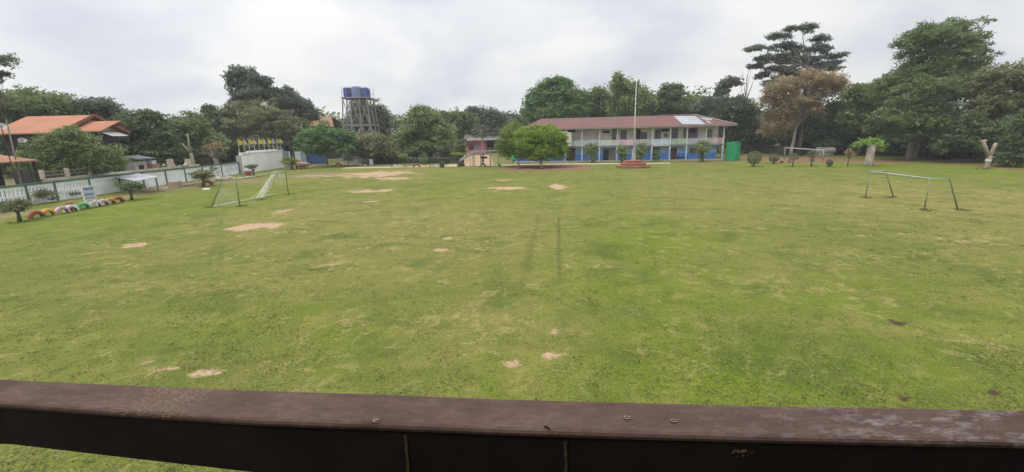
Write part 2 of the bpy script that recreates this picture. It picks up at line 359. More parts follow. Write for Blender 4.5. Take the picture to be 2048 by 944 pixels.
b.inputs['Roughness'].default_value = 0.95; b.inputs['Specular IOR Level'].default_value = 0.1
geo = n.new('ShaderNodeNewGeometry')
def noise(scale, det=4, rough=0.6, vec=None, dist=0.0):
    t = n.new('ShaderNodeTexNoise'); t.inputs['Scale'].default_value = scale; t.inputs['Detail'].default_value = det; t.inputs['Roughness'].default_value = rough; t.inputs['Distortion'].default_value = dist
    l.new(vec if vec else geo.outputs['Position'], t.inputs['Vector']); return t.outputs['Fac']
def ramp(fac, stops):
    r = n.new('ShaderNodeValToRGB'); l.new(fac, r.inputs[0])
    while len(r.color_ramp.elements) < len(stops): r.color_ramp.elements.new(0.5)
    for e, (p, c) in zip(r.color_ramp.elements, stops): e.position = p; e.color = (*c, 1) if len(c) == 3 else c
    return r.outputs[0]
def mixc(fac, a, c, mode='MIX'):
    x = n.new('ShaderNodeMixRGB'); x.blend_type = mode
    for i, v in ((0, fac), (1, a), (2, c)):
        if isinstance(v, (int, float)): x.inputs[i].default_value = v
        elif isinstance(v, tuple): x.inputs[i].default_value = (*v, 1)
        else: l.new(v, x.inputs[i])
    return x.outputs[0]
def mth(op, a, c=None, clamp=False): return M_(op, a, c, n, l, clamp)
aw = n.new('ShaderNodeAttribute'); aw.attribute_name = 'wear'; sw = n.new('ShaderNodeSeparateColor'); l.new(aw.outputs['Color'], sw.inputs[0])
as_ = n.new('ShaderNodeAttribute'); as_.attribute_name = 'soil'; ss = n.new('ShaderNodeSeparateColor'); l.new(as_.outputs['Color'], ss.inputs[0])
nA, nB, nC, nD = noise(0.16, 5, 0.62), noise(1.1, 5, 0.68, dist=0.6), noise(5.5, 4, 0.65), noise(24, 3, 0.6)
GREEN_A, GREEN_B, DRYC, LUSHC, SAND, REDC, GREYSOIL, DUNG = (0.104, 0.136, 0.022), (0.156, 0.174, 0.036), (0.240, 0.208, 0.074), (0.118, 0.172, 0.011), (0.40, 0.305, 0.20), (0.22, 0.130, 0.085), (0.23, 0.185, 0.12), (0.075, 0.05, 0.03)
base = ramp(nA, [(0.35, GREEN_A), (0.62, GREEN_B)])
base = mixc(mth('MULTIPLY', ramp(nB, [(0.40, (0, 0, 0)), (0.66, (1, 1, 1))]), 0.38), base, (0.192, 0.190, 0.050))
base = mixc(sw.outputs['Blue'], base, LUSHC)
dryf = mth('MULTIPLY', sw.outputs['Green'], ramp(nB, [(0.30, (.25, .25, .25)), (0.62, (1, 1, 1))]))
base = mixc(dryf, base, DRYC)
base = mixc(ramp(noise(0.55, 5, 0.7, dist=0.8), [(0.50, (0, 0, 0)), (0.66, (.62, .62, .62))]), base, (0.222, 0.202, 0.060))
base = mixc(ramp(noise(0.42, 5, 0.66, dist=0.5), [(0.34, (.6, .6, .6)), (0.50, (0, 0, 0))]), base, (0.070, 0.104, 0.020))
# straw-coloured tufts and dark tufts of the worn turf
base = mixc(mth('MULTIPLY', ramp(noise(1.9, 5, 0.7, dist=1.2), [(0.58, (0, 0, 0)), (0.70, (1, 1, 1))]), mth('ADD', 0.16, mth('MULTIPLY', sw.outputs['Green'], 0.7))), base, (0.34, 0.30, 0.12))
flk = mth('MULTIPLY', ramp(noise(2.0, 4, 0.62, dist=1.0), [(0.53, (0, 0, 0)), (0.64, (1, 1, 1))]), ramp(noise(0.35, 3, 0.6), [(0.42, (.10, .10, .10)), (0.60, (1, 1, 1))]))
base = mixc(mth('MULTIPLY', flk, mth('ADD', 0.40, mth('MULTIPLY', sw.outputs['Green'], 0.6))), base, (0.36, 0.30, 0.13))
base = mixc(ramp(nC, [(0.34, (.22, .22, .22)), (0.50, (0, 0, 0))]), base, (0.065, 0.092, 0.018))
base = mixc(1.0, base, ramp(nD, [(0.30, (.66, .68, .66)), (0.68, (1.26, 1.24, 1.22))]), 'MULTIPLY')
# two wheel ruts
sp_ = n.new('ShaderNodeSeparateXYZ'); l.new(geo.outputs['Position'], sp_.inputs[0])
for pa, pb, st, wd in (((1117, 432), (1119, 580), 0.42, 0.14), ((1078, 428), (1046, 570), 0.30, 0.26)):
    A, B = G(*pa), G(*pb); k_ = (B[0] - A[0]) / (B[1] - A[1])
    xl = mth('ADD', mth('MULTIPLY', mth('SUBTRACT', sp_.outputs['Y'], float(A[1])), float(k_)), float(A[0]))
    dd = mth('ABSOLUTE', mth('SUBTRACT', mth('ADD', sp_.outputs['X'], mth('MULTIPLY', mth('SUBTRACT', nB, 0.5), 0.25)), xl))
    mk = mth('MULTIPLY', mth('SUBTRACT', 1.0, mth('DIVIDE', dd, wd), True), st)
    y0, y1 = float(min(A[1], B[1])), float(max(A[1], B[1]))
    mk = mth('MULTIPLY', mk, mth('MULTIPLY', mth('MULTIPLY', mth('SUBTRACT', sp_.outputs['Y'], y0 - 0.5), 0.4, True), mth('MULTIPLY', mth('SUBTRACT', y1 + 0.3, sp_.outputs['Y']), 1.2, True)))
    base = mixc(mk, base, (0.045, 0.055, 0.018))
soiltex = ramp(nC, [(0.3, (.78, .76, .72)), (0.65, (1.12, 1.1, 1.1))])
def wearf(a, lo, hi):
    x = mth('ADD', a, mth('MULTIPLY', mth('SUBTRACT', nC, 0.5), 0.95)); x = mth('ADD', x, mth('MULTIPLY', mth('SUBTRACT', nB, 0.5), 0.7)); x = mth('ADD', x, mth('MULTIPLY', mth('SUBTRACT', nD, 0.5), 0.3))
    return ramp(x, [(lo, (0, 0, 0)), (hi, (1, 1, 1))])
base = mixc(wearf(ss.outputs['Red'], 0.30, 0.70), base, mixc(1.0, GREYSOIL, soiltex, 'MULTIPLY'))
base = mixc(wearf(aw.outputs['Alpha'], 0.30, 0.62), base, mixc(1.0, REDC, soiltex, 'MULTIPLY'))
base = mixc(wearf(sw.outputs['Red'], 0.34, 0.66), base, mixc(1.0, mixc(nB, SAND, (0.45, 0.30, 0.19)), soiltex, 'MULTIPLY'))
base = mixc(wearf(ss.outputs['Green'], 0.35, 0.6), base, DUNG)
l.new(base, b.inputs['Base Color'])
bp = n.new('ShaderNodeBump'); bp.inputs['Strength'].default_value = 0.85; bp.inputs['Distance'].default_value = 0.05
l.new(mth('ADD', mth('MULTIPLY', nD, 0.7), mth('MULTIPLY', nC, 1.2)), bp.inputs['Height']); l.new(bp.outputs[0], b.inputs['Normal'])
me.materials.append(gm)
go = bpy.data.objects.new('ground', me); col.objects.link(go); tag(go, kind='structure')
# short turf blades near the building
gb = np.random.default_rng(77)
gx = []; NB = 190000
yy = 4.5 + 20 * gb.random(NB) ** 1.25; xx = (gb.random(NB) * 2 - 1) * (yy * 1.22 + 2)
dd_ = np.zeros(NB)
ix = np.clip(np.searchsorted(xs, xx), 0, nx - 1); iy = np.clip(np.searchsorted(ys, yy), 0, ny - 1)
keep = (dirt[iy, ix] < 0.35) & (dung[iy, ix] < 0.35) & (vnoise(xx, yy, 0.45, 21) * 0.6 + vnoise(xx, yy, 1.7, 22) * 0.5 > 0.36 + 0.3 * gb.random(NB))
xx, yy, ix, iy = xx[keep], yy[keep], ix[keep], iy[keep]; NB = len(xx)
hh = gb.uniform(0.012, 0.04, NB); aa = gb.uniform(0, 6.28, NB); ww = gb.uniform(0.012, 0.03, NB); ln = gb.normal(0, 0.06, (NB, 2))
p0 = np.stack([xx, yy, Z[iy, ix] - 0.012], -1); du = np.stack([np.cos(aa) * ww, np.sin(aa) * ww, 0 * aa], -1)
V = np.stack([p0 - du, p0 + du, p0 + np.stack([ln[:, 0], ln[:, 1], hh], -1)], 1).reshape(-1, 3)
tt = np.clip(gb.random(NB) * 0.5 + 0.5 * dry[iy, ix] + 0.2 * vnoise(xx, yy, 1.2, 23), 0, 1)
TV = [V]; TTt = [tt]
def tufts(px_, py_, nb, h0, h1, sp, tone):
    n_ = len(px_) * nb; cx_ = np.repeat(px_, nb) + gb.normal(0, sp, n_); cy_ = np.repeat(py_, nb) + gb.normal(0, sp, n_); a_ = gb.uniform(0, 6.28, n_); w_ = gb.uniform(0.008, 0.018, n_); h_ = gb.uniform(h0, h1, n_)
    q0 = np.stack([cx_, cy_, 0 * cx_ - 0.015], -1); d_ = np.stack([np.cos(a_) * w_, np.sin(a_) * w_, 0 * a_], -1); tp = q0 + np.stack([gb.normal(0, 0.6, n_) * h_, gb.normal(0, 0.6, n_) * h_, h_], -1)
    TV.append(np.stack([q0 - d_, q0 + d_, tp], 1).reshape(-1, 3)); TTt.append(np.clip(gb.random(n_) * 0.4 + tone, 0, 1))
ty = 5 + 22 * gb.random(1500); tx = (gb.random(1500) * 2 - 1) * (ty * 1.2 + 2); tufts(tx, ty, 12, 0.02, 0.06, 0.07, 0.22)
ty = 5 + 18 * gb.random(1200); tx = (gb.random(1200) * 2 - 1) * (ty * 1.2 + 2); tufts(tx, ty, 12, 0.02, 0.06, 0.07, 0.55)
for (px, py, rad) in ((480, 413, .2), (577, 389, .2), (420, 415, .2), (528, 399, .2), (1848, 420, .2), (1732, 396, .2), (1787, 395, .2), (1920, 420, .2), (40, 444, .3), (264, 400, .3), (408, 373, .3), (173, 417, .15), (196, 414, .15), (1507, 333, .5), (1547, 328, .4), (1585, 333, .4), (1622, 333, .4), (1658, 334, .4), (1735, 332, .8), (1972, 338, .5), (1240, 338, 1.), (1305, 338, 1.)):
    c = G(px, py); tufts(c[0] + gb.normal(0, rad, 14), c[1] + gb.normal(0, rad, 14), 14, 0.05, 0.16, 0.06, 0.1)
A_, B_ = G(70, 439), G(242, 406); sft = gb.random(90); tufts(A_[0] + (B_[0] - A_[0]) * sft + gb.normal(0, .12, 90), A_[1] + (B_[1] - A_[1]) * sft + gb.normal(0, .12, 90), 14, 0.05, 0.18, 0.06, 0.1)
V = np.concatenate(TV); tt = np.concatenate(TTt)
tag(np_mesh('grass', V, 3, leafmat('turf_blade', (0.056, 0.080, 0.011), (0.112, 0.114, 0.032), 0.5), None, tt), 'short worn turf growing below the balcony rail', 'grass', kind='stuff')
# concrete path in front of the school
CONC = mat('concrete_pale', (0.50, 0.43, 0.33), 0.9, 0.14, 0.7, bump=0.2)
mb = MB(); pa, pb = at(560, 327.5, 73.0), at(1375, 327.5, 69.5)
mb.slab([(-27, 72.6, 0.03), (-12, 71.8, 0.03), (8, 70.3, 0.03), (23.8, 67.2, 0.03), (24.2, 68.8, 0.03), (9, 72.6, 0.03), (-12, 74.0, 0.03), (-27, 74.9, 0.03)], 0.12)
tag(mb.build('path', CONC), kind='structure')
# ================================================================== BALCONY AND RAIL
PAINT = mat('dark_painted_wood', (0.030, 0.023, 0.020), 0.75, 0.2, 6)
WEATH = bpy.data.materials.new('weathered_rail'); WEATH.use_nodes = True
n2 = WEATH.node_tree.nodes; l2 = WEATH.node_tree.links; b2 = n2['Principled BSDF']; b2.inputs['Roughness'].default_value = 0.85; b2.inputs['Specular IOR Level'].default_value = 0.12
g2 = n2.new('ShaderNodeNewGeometry'); mp = n2.new('ShaderNodeMapping'); mp.inputs['Scale'].default_value = (1, 2.2, 1); l2.new(g2.outputs['Position'], mp.inputs[0])
def nz2(sc, det, ro, v=None):
    t = n2.new('ShaderNodeTexNoise'); t.inputs['Scale'].default_value = sc; t.inputs['Detail'].default_value = det; t.inputs['Roughness'].default_value = ro; l2.new(v or mp.outputs[0], t.inputs['Vector']); return t.outputs['Fac']
def rp2(fac, stops):
    r = n2.new('ShaderNodeValToRGB'); l2.new(fac, r.inputs[0])
    for e, (p, c) in zip(r.color_ramp.elements, stops): e.position = p; e.color = (*c, 1)
    return r.outputs[0]
def mx2(f, a, c):
    x = n2.new('ShaderNodeMixRGB')
    for i, v in ((0, f), (1, a), (2, c)):
        if isinstance(v, tuple): x.inputs[i].default_value = (*v, 1)
        elif isinstance(v, (int, float)): x.inputs[i].default_value = v
        else: l2.new(v, x.inputs[i])
    return x.outputs[0]
c_ = rp2(nz2(5, 7, 0.7), [(0.34, (0.082, 0.051, 0.040)), (0.66, (0.160, 0.104, 0.082))])
sp2 = n2.new('ShaderNodeSeparateXYZ'); l2.new(g2.outputs['Position'], sp2.inputs[0])
c_ = mx2(rp2(nz2(38, 5, 0.7), [(0.40, (.55, .55, .55)), (0.56, (0, 0, 0))]), c_, (0.085, 0.060, 0.054))
c_ = mx2(rp2(nz2(14, 6, 0.75), [(0.54, (0, 0, 0)), (0.72, (.6, .6, .6))]), c_, (0.185, 0.128, 0.098))
# bare scuffed patch on one stretch, chalky bloom on the other end, grit along the outer edge
patch = M_('SUBTRACT', 1.0, M_('DIVIDE', M_('ABSOLUTE', M_('SUBTRACT', sp2.outputs['X'], -0.70, n2, l2), None, n2, l2), 0.13, n2, l2), n2, l2, True)
c_ = mx2(M_('MULTIPLY', M_('MULTIPLY', patch, 1.6, n2, l2, True), rp2(nz2(120, 4, 0.7), [(0.50, (0, 0, 0)), (0.64, (.75, .75, .75))]), n2, l2), c_, (0.27, 0.205, 0.145))
chalk = M_('MULTIPLY', M_('SUBTRACT', sp2.outputs['X'], 0.25, n2, l2), 2.2, n2, l2, True)
c_ = mx2(M_('MULTIPLY', M_('ADD', M_('MULTIPLY', chalk, 0.6, n2, l2), 0.03, n2, l2), rp2(nz2(22, 6, 0.75), [(0.50, (0, 0, 0)), (0.68, (1, 1, 1))]), n2, l2), c_, (0.36, 0.32, 0.31))
c_ = mx2(rp2(nz2(160, 2, 0.5), [(0.66, (0, 0, 0)), (0.74, (.4, .4, .4))]), c_, (0.36, 0.29, 0.24))
c_ = mx2(rp2(nz2(60, 3, 0.6), [(0.26, (.7, .7, .7)), (0.36, (0, 0, 0))]), c_, (0.07, 0.052, 0.048))
l2.new(c_, b2.inputs['Base Color'])
bp2 = n2.new('ShaderNodeBump'); bp2.inputs['Strength'].default_value = 0.5; bp2.inputs['Distance'].default_value = 0.004; l2.new(nz2(70, 5, 0.7), bp2.inputs['Height']); l2.new(bp2.outputs[0], b2.inputs['Normal'])
RUST = mat('chipped_batten', (0.20, 0.13, 0.07), 0.9, 0.3, 40, c2=(0.05, 0.035, 0.025))
ZR = 4.30
far = [(-1.60, 0.938), (-1.134, 0.903), (-0.83, 0.868), (-0.532, 0.836), (-0.26, 0.810), (-0.007, 0.783), (0.23, 0.763), (0.468, 0.743), (0.91, 0.712), (1.40, 0.680)]
near = [(-1.48, 0.842), (-1.025, 0.804), (-0.75, 0.766), (-0.486, 0.731), (-0.24, 0.708), (-0.008, 0.686), (0.205, 0.668), (0.417, 0.652), (0.812, 0.626), (1.26, 0.600)]
rail = empty('balcony_railing', (0, 0.78, 3.2), 'weathered brown balcony rail with dark beam running across the bottom of the view', 'railing')
mb = MB(); vs = []
for (fx, fy), (nx_, ny_) in zip(far, near):
    e = np.array([fx - nx_, fy - ny_]); e /= np.linalg.norm(e)
    a0 = np.array([nx_, ny_]); a1 = np.array([fx, fy])
    for p, z in ((a0, ZR - 0.011), (a0 + 0.000 * e, ZR - 0.006), (a0 + 0.003 * e, ZR - 0.002), (a0 + 0.009 * e, ZR), (a1 - 0.009 * e, ZR), (a1 - 0.003 * e, ZR - 0.002), (a1, ZR - 0.006), (a1, ZR - 0.011)):
        vs.append((p[0], p[1], z))
k = 8; fs = [(i * k + j, i * k + (j + 1) % k, (i + 1) * k + (j + 1) % k, (i + 1) * k + j) for i in range(len(far) - 1) for j in range(k)]
fs = [q[::-1] for q in fs]
mb.add(vs, fs); mb.build('handrail', WEATH, rail, smooth=False)
mb = MB(); vs = []
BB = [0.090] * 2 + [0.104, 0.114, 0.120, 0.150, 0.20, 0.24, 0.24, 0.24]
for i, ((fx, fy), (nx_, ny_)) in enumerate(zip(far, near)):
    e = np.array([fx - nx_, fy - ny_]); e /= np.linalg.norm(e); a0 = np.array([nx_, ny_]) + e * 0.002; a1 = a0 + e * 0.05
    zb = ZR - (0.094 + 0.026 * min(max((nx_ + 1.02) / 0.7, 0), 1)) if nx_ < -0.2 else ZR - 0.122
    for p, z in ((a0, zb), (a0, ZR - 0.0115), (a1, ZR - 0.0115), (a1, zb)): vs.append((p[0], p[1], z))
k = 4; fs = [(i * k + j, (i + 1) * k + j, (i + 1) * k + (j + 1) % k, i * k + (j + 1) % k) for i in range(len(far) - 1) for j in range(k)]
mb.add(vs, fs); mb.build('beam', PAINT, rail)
def on_near(px):      # point of the near face below photo column px
    q = G(px, 860, ZR); x = q[0]
    for (a, b_) in zip(near[:-1], near[1:]):
        if a[0] <= x <= b_[0]:
            t = (x - a[0]) / (b_[0] - a[0]); return np.array([x, a[1] + t * (b_[1] - a[1])])
for px in (806, 1131):
    p = on_near(px); mb = MB(); rb = np.random.default_rng(px); vs = []
    for i in range(13):
        z = ZR - 0.018 - i * 0.012; w = 0.0022 + rb.uniform(-0.0007, 0.0009); o_ = rb.uniform(-0.0008, 0.0008)
        vs += [(p[0] - w + o_, p[1] - 0.001, z), (p[0] + w + o_, p[1] - 0.001, z), (p[0] + w + o_, p[1] + 0.009, z), (p[0] - w + o_, p[1] + 0.009, z)]
    fs = [(i * 4 + j, i * 4 + (j + 1) % 4, (i + 1) * 4 + (j + 1) % 4, (i + 1) * 4 + j) for i in range(12) for j in range(4)]
    mb.add(vs, fs); mb.build('batten', RUST, rail)
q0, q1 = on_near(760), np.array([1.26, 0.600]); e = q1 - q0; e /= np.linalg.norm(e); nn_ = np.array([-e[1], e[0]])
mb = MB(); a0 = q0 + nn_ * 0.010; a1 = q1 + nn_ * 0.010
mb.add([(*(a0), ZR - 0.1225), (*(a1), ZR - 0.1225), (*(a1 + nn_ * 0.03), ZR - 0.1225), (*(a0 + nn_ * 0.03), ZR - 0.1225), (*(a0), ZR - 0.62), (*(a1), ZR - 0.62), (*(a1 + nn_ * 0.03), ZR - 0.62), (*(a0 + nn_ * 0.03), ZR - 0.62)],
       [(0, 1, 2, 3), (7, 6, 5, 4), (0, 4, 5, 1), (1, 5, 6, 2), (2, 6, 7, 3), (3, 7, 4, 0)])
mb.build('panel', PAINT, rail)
MUD = mat('dry_mud', (0.22, 0.13, 0.07), 0.95, 0.3, 60, c2=(0.07, 0.04, 0.025), bump=0.8, bscale=120)
for px, py, n_lump, rr, lb in ((1488, 905, 16, 0.011, 'crumbly brown mud nest stuck to the dark beam'), (1193, 887, 3, 0.004, 'tiny pale mud daub beside the chipped batten')):
    p = on_near(px); d = ray(px, py); t = (p[1] + 0.004) / d[1]; c = EYE + d * t; rb = np.random.default_rng(px); mb = MB()
    for i in range(n_lump): mb.blob(c + np.array([rb.normal(0, rr * 1.1), rb.uniform(-0.0015, 0.002), rb.normal(0, rr * 0.55)]), np.array([1, 0.55, 0.8]) * rr * rb.uniform(0.25, 0.5), rb, 0.3, 5)
    tag(mb.build('mud_nest', MUD, None, c, True), lb, 'mud nest')
# grit, droppings and a little twig lying on the rail
rb = np.random.default_rng(9)
for i, (px, py, lb, ring) in enumerate(((752, 842, 'pale ring shaped dropping on the rail above the chipped batten', 1), (1347, 842, 'cream crusty dropping on the brown rail, the larger of two close together', 1), (1254, 836, 'small cream ring of lichen on the rail near the crusty dropping', 1))):
    c = G(px, py, ZR + 0.001); mb = MB()
    mb.tube([c + np.array([math.cos(a) * 0.0052, math.sin(a) * 0.0036, 0.0006]) for a in np.linspace(0, 5.6, 9)], [0.0012 * rb.uniform(0.7, 1.4) for _ in range(9)], 5)
    tag(mb.build('dropping', mat('dropping_pale', (0.42, 0.36, 0.26), 0.9, 0.2, 90), None, c, True), lb, 'dropping')
c = G(1093, 856, ZR); mb = MB(); mb.tube([c + [-0.004, 0.002, 0.002], c + [0.001, -0.002, 0.0035], c + [0.007, -0.007, 0.0015]], [0.0012, 0.0018, 0.0008], 5)
tag(mb.build('twig', mat('black_twig', (0.02, 0.018, 0.016), 0.9, 0.1), None, c, True), 'short black twig lying on the edge of the brown rail', 'twig')
# the balcony this photo was taken from: floor, wall and ceiling behind and above the eye
IN = mat('balcony_plaster', (0.13, 0.11, 0.09), 0.9, 0.1, 2)
mb = MB(); mb.box((0, -1.0, 3.10), (16, 3.70, 0.20)); mb.build('balcony_floor', IN)['kind'] = 'structure'
mb = MB(); mb.box((0, -1.55, 6.35), (16, 2.9, 0.25)); mb.build('balcony_ceiling', IN)['kind'] = 'structure'
mb = MB(); mb.box((0, -2.95, 4.7), (16, 0.2, 3.0)); mb.build('balcony_wall', IN)['kind'] = 'structure'
mb = MB(); mb.box((0, -1.5, 1.49), (16, 2.6, 2.98)); mb.build('lower_storey_wall', IN)['kind'] = 'structure'
# ================================================================== SCHOOL BUILDING
CREAM = mat('school_upper_wall', (0.78, 0.74, 0.68), 0.9, 0.14, 0.6, bump=0.1)
WHITEP = mat('white_post_paint', (0.66, 0.66, 0.66), 0.8, 0.1, 1.2)
def bandmat(name, z1, c1, c2, z2=None, c3=None):
    mt = bpy.data.materials.new(name); mt.use_nodes = True; n = mt.node_tree.nodes; l = mt.node_tree.links; b = n['Principled BSDF']; b.inputs['Roughness'].default_value = 0.85
    g = n.new('ShaderNodeNewGeometry'); s = n.new('ShaderNodeSeparateXYZ'); l.new(g.outputs['Position'], s.inputs[0])
    c = M_('GREATER_THAN', s.outputs['Z'], z1, n, l); x = n.new('ShaderNodeMixRGB'); l.new(c, x.inputs[0]); x.inputs[1].default_value = (*c1, 1); x.inputs[2].default_value = (*c2, 1); o = x.outputs[0]
    t = n.new('ShaderNodeTexNoise'); t.inputs['Scale'].default_value = 0.9; t.inputs['Detail'].default_value = 6; l.new(g.outputs['Position'], t.inputs['Vector'])
    r = n.new('ShaderNodeValToRGB'); l.new(t.outputs['Fac'], r.inputs[0]); r.color_ramp.elements[0].position = 0.3; r.color_ramp.elements[0].color = (.72, .72, .74, 1); r.color_ramp.elements[1].position = 0.62
    y = n.new('ShaderNodeMixRGB'); y.blend_type = 'MULTIPLY'; y.inputs[0].default_value = 1; l.new(o, y.inputs[1]); l.new(r.outputs[0], y.inputs[2]); l.new(y.outputs[0], b.inputs['Base Color'])
    return mt
LOWBLUE = bandmat('blue_two_tone', 1.15, (0.13, 0.34, 0.88), (0.42, 0.62, 0.92))
Lp, Rp = np.array([9.21, 76.63, 0]), np.array([33.98, 72.63, 0])
ex = (Rp - Lp) / np.linalg.norm(Rp - Lp); ey = np.array([-ex[1], ex[0], 0]); RZ = math.atan2(ex[1], ex[0])
def spx(px, py, dy=0.0):
    d = ray(px, py); o = Lp + ey * dy; t = (ey @ (o - EYE)) / (ey @ d); q = EYE + d * t; return float((q - Lp) @ ex), float(q[2])
def W3(x, y, z): return Lp + ex * x + ey * y + np.array([0, 0, z])
school = empty('school_building', Lp, 'long two storey school with rust red hip roof and blue painted ground floor', 'school')
XL, XR, DW, DB = -8.6, 25.0, 1.5, 8.6
def sbox(mb, x0, x1, y0, y1, z0, z1, mi=0):
    c = W3((x0 + x1) / 2, (y0 + y1) / 2, (z0 + z1) / 2); return mb.box(c, (x1 - x0, y1 - y0, z1 - z0), RZ, mi)
sbox(MB(), XL, XR - 0.55, DW, DB, 0, 2.36).build('lower_wall', LOWBLUE, school)
sbox(MB(), XL, XR - 0.55, DW + 0.003, DB - 0.003, 2.55, 5.75).build('upper_wall', CREAM, school)
FLOORC = mat('slab_grey', (0.25, 0.24, 0.24), 0.9, 0.15, 0.8)
sbox(MB(), XL, XR + 0.2, -0.12, DB, 2.362, 2.548).build('floor_slab', FLOORC, school)
sbox(MB(), spx(1304, 291)[0] + 0.1, spx(1340, 291)[0] - 0.1, -0.16, -0.124, 2.38, 2.56).build('slab_edge', mat('cream_trim', (0.60, 0.56, 0.50), 0.8, 0.08), school)
sbox(MB(), XL, XR + 0.3, -0.3, DW, 0.0, 0.12).build('ground_slab', mat('slab_pale', (0.42, 0.37, 0.30), 0.9, 0.15), school)
colx = [spx(c, 290)[0] for c in (1164, 1199, 1234, 1269, 1304, 1340, 1373, 1411, 1446)]
d0 = (colx[-1] - colx[0]) / 8; cols_ = [colx[0] - d0 * k for k in (3, 2, 1)] + colx
for x in cols_:
    mb = MB(); sbox(mb, x - 0.10, x + 0.10, -0.10, 0.10, 0.0, 2.36); c = mb.build('column', bandmat('column_paint', 2.0, (0.42, 0.56, 0.80), (0.62, 0.66, 0.74)) if 'column_paint' not in bpy.data.materials else bpy.data.materials['column_paint'], school)
    mb = MB(); sbox(mb, x - 0.085, x + 0.085, -0.085, 0.085, 2.56, 5.5); mb.build('column', WHITEP, school)
RAILC = [(0.40, 0.46, 0.52), (0.40, 0.46, 0.52), (0.40, 0.46, 0.52), (0.40, 0.47, 0.53), (0.43, 0.47, 0.40), (0.56, 0.36, 0.40), (0.40, 0.38, 0.40), (0.36, 0.46, 0.60), (0.26, 0.36, 0.27), (0.36, 0.33, 0.44), (0.44, 0.36, 0.36), (0.36, 0.40, 0.34)]
for i in range(len(cols_) - 1):
    x0, x1 = cols_[i] + 0.10, cols_[i + 1] - 0.10; mb = MB(); ns = 16
    gap = 0.72 if i in (5, 7, 4, 8) else 0.5
    for j in range(ns):
        xc = x0 + (x1 - x0) * (j + 0.5) / ns; w = (x1 - x0) / ns * gap; sbox(mb, xc - w / 2, xc + w / 2, -0.02, 0.02, 2.60, 3.43)
    sbox(mb, x0, x1, -0.03, 0.03, 3.432, 3.49)
    mb.build('railing', mat('rail_paint_%d' % i, tuple(min(v * 1.6, 0.85) for v in RAILC[i]), 0.85, 0.12, 2), school)
DG = mat('door_grey', (0.20, 0.19, 0.19), 0.8, 0.15, 2); DGR = mat('door_green_grey', (0.22, 0.26, 0.22), 0.8, 0.15, 2); DKW = mat('dark_opening', (0.022, 0.022, 0.024), 0.6, 0.1); DBL = mat('window_blue_glass', (0.030, 0.060, 0.095), 0.3, 0.1, spec=0.5)
DBR = mat('door_brown', (0.11, 0.085, 0.065), 0.8, 0.2, 2); DDB = mat('door_dark_blue', (0.022, 0.030, 0.060), 0.7, 0.15); DWG = mat('wall_grey_patch', (0.30, 0.29, 0.27), 0.9, 0.15); TRIM = mat('frame_grey', (0.30, 0.29, 0.28), 0.8, 0.1)
def opening(name, px0, py0, px1, py1, mt, z0=None, frame=True):
    xa, za = spx(px0, py0, DW); xb, zb = spx(px1, py1, DW)
    if z0 is not None: zb = z0
    mb = MB(); sbox(mb, xa, xb, DW - 0.035, DW - 0.002, zb, za); o = mb.build(name, mt, school)
    if frame:
        mb = MB(); t = 0.07
        sbox(mb, xa - t, xa - 0.002, DW - 0.07, DW - 0.004, zb, za + t); sbox(mb, xb + 0.002, xb + t, DW - 0.07, DW - 0.004, zb, za + t); sbox(mb, xa, xb, DW - 0.07, DW - 0.004, za + 0.002, za + t)
        mb.build('frame', TRIM, o)
    return o
for a in ((1115, 259, 1128, 272, DKW), (1135, 258, 1151, 265, DKW), (1206, 262, 1218, 266, DKW), (1273, 259, 1280, 281, DKW), (1282, 265, 1293, 279, DBL), (1323, 258, 1338, 263, DKW), (1328, 267, 1335, 274, DG), (1368, 257, 1394, 275, DG), (1096, 260, 1106, 272, DKW)):
    o = opening('window', *a)
    if a[0] == 1368:
        xa, za = spx(1378, 257, DW); xb, zb = spx(1392, 266, DW); sbox(MB(), xa, xb, DW - 0.062, DW - 0.037, zb, za - 0.04).build('pane', DKW, o)
        xa, za = spx(1365, 275, DW); xb, zb = spx(1397, 277, DW); sbox(MB(), xa, xb, DW - 0.16, DW - 0.073, zb, za - 0.01).build('sill', TRIM, o)
for a in ((1225, 258, 1233, 277, DG), (1242, 261, 1252, 290, DG), (1311, 260, 1320, 290, DG), (1343, 258, 1354, 290, mat('door_lilac', (0.21, 0.19, 0.22), 0.8, 0.15)), (1413, 259, 1422, 290, DGR)): opening('door', *a, z0=2.552)
for a in ((1133, 296, 1150, 320, DBR), (1207, 299, 1217, 320, DDB), (1219, 298, 1231, 320, DWG), (1306, 296, 1318, 320, DBR), (1342, 297, 1352, 320, DBR), (1241, 300, 1250, 320, DG), (1272, 300, 1282, 320, DG)): opening('door', *a, z0=0.122)
for a in ((1104, 297, 1128, 308, DKW), (1175, 297, 1195, 307, DG), (1285, 297, 1298, 306, DG), (1380, 297, 1400, 306, DG)): opening('window', *a)
xa, za = spx(1116, 262, -0.4); xb, zb = spx(1143, 292, -0.4)
mb = MB(); sbox(mb, xa, xb - 0.55, -0.55, -0.14, zb, za); sbox(mb, xb - 0.548, xb, -0.55, -0.14, zb, za - 0.25); mb.build('stair_screen', mat('yellow_cream', (0.62, 0.58, 0.45), 0.85, 0.1), school)
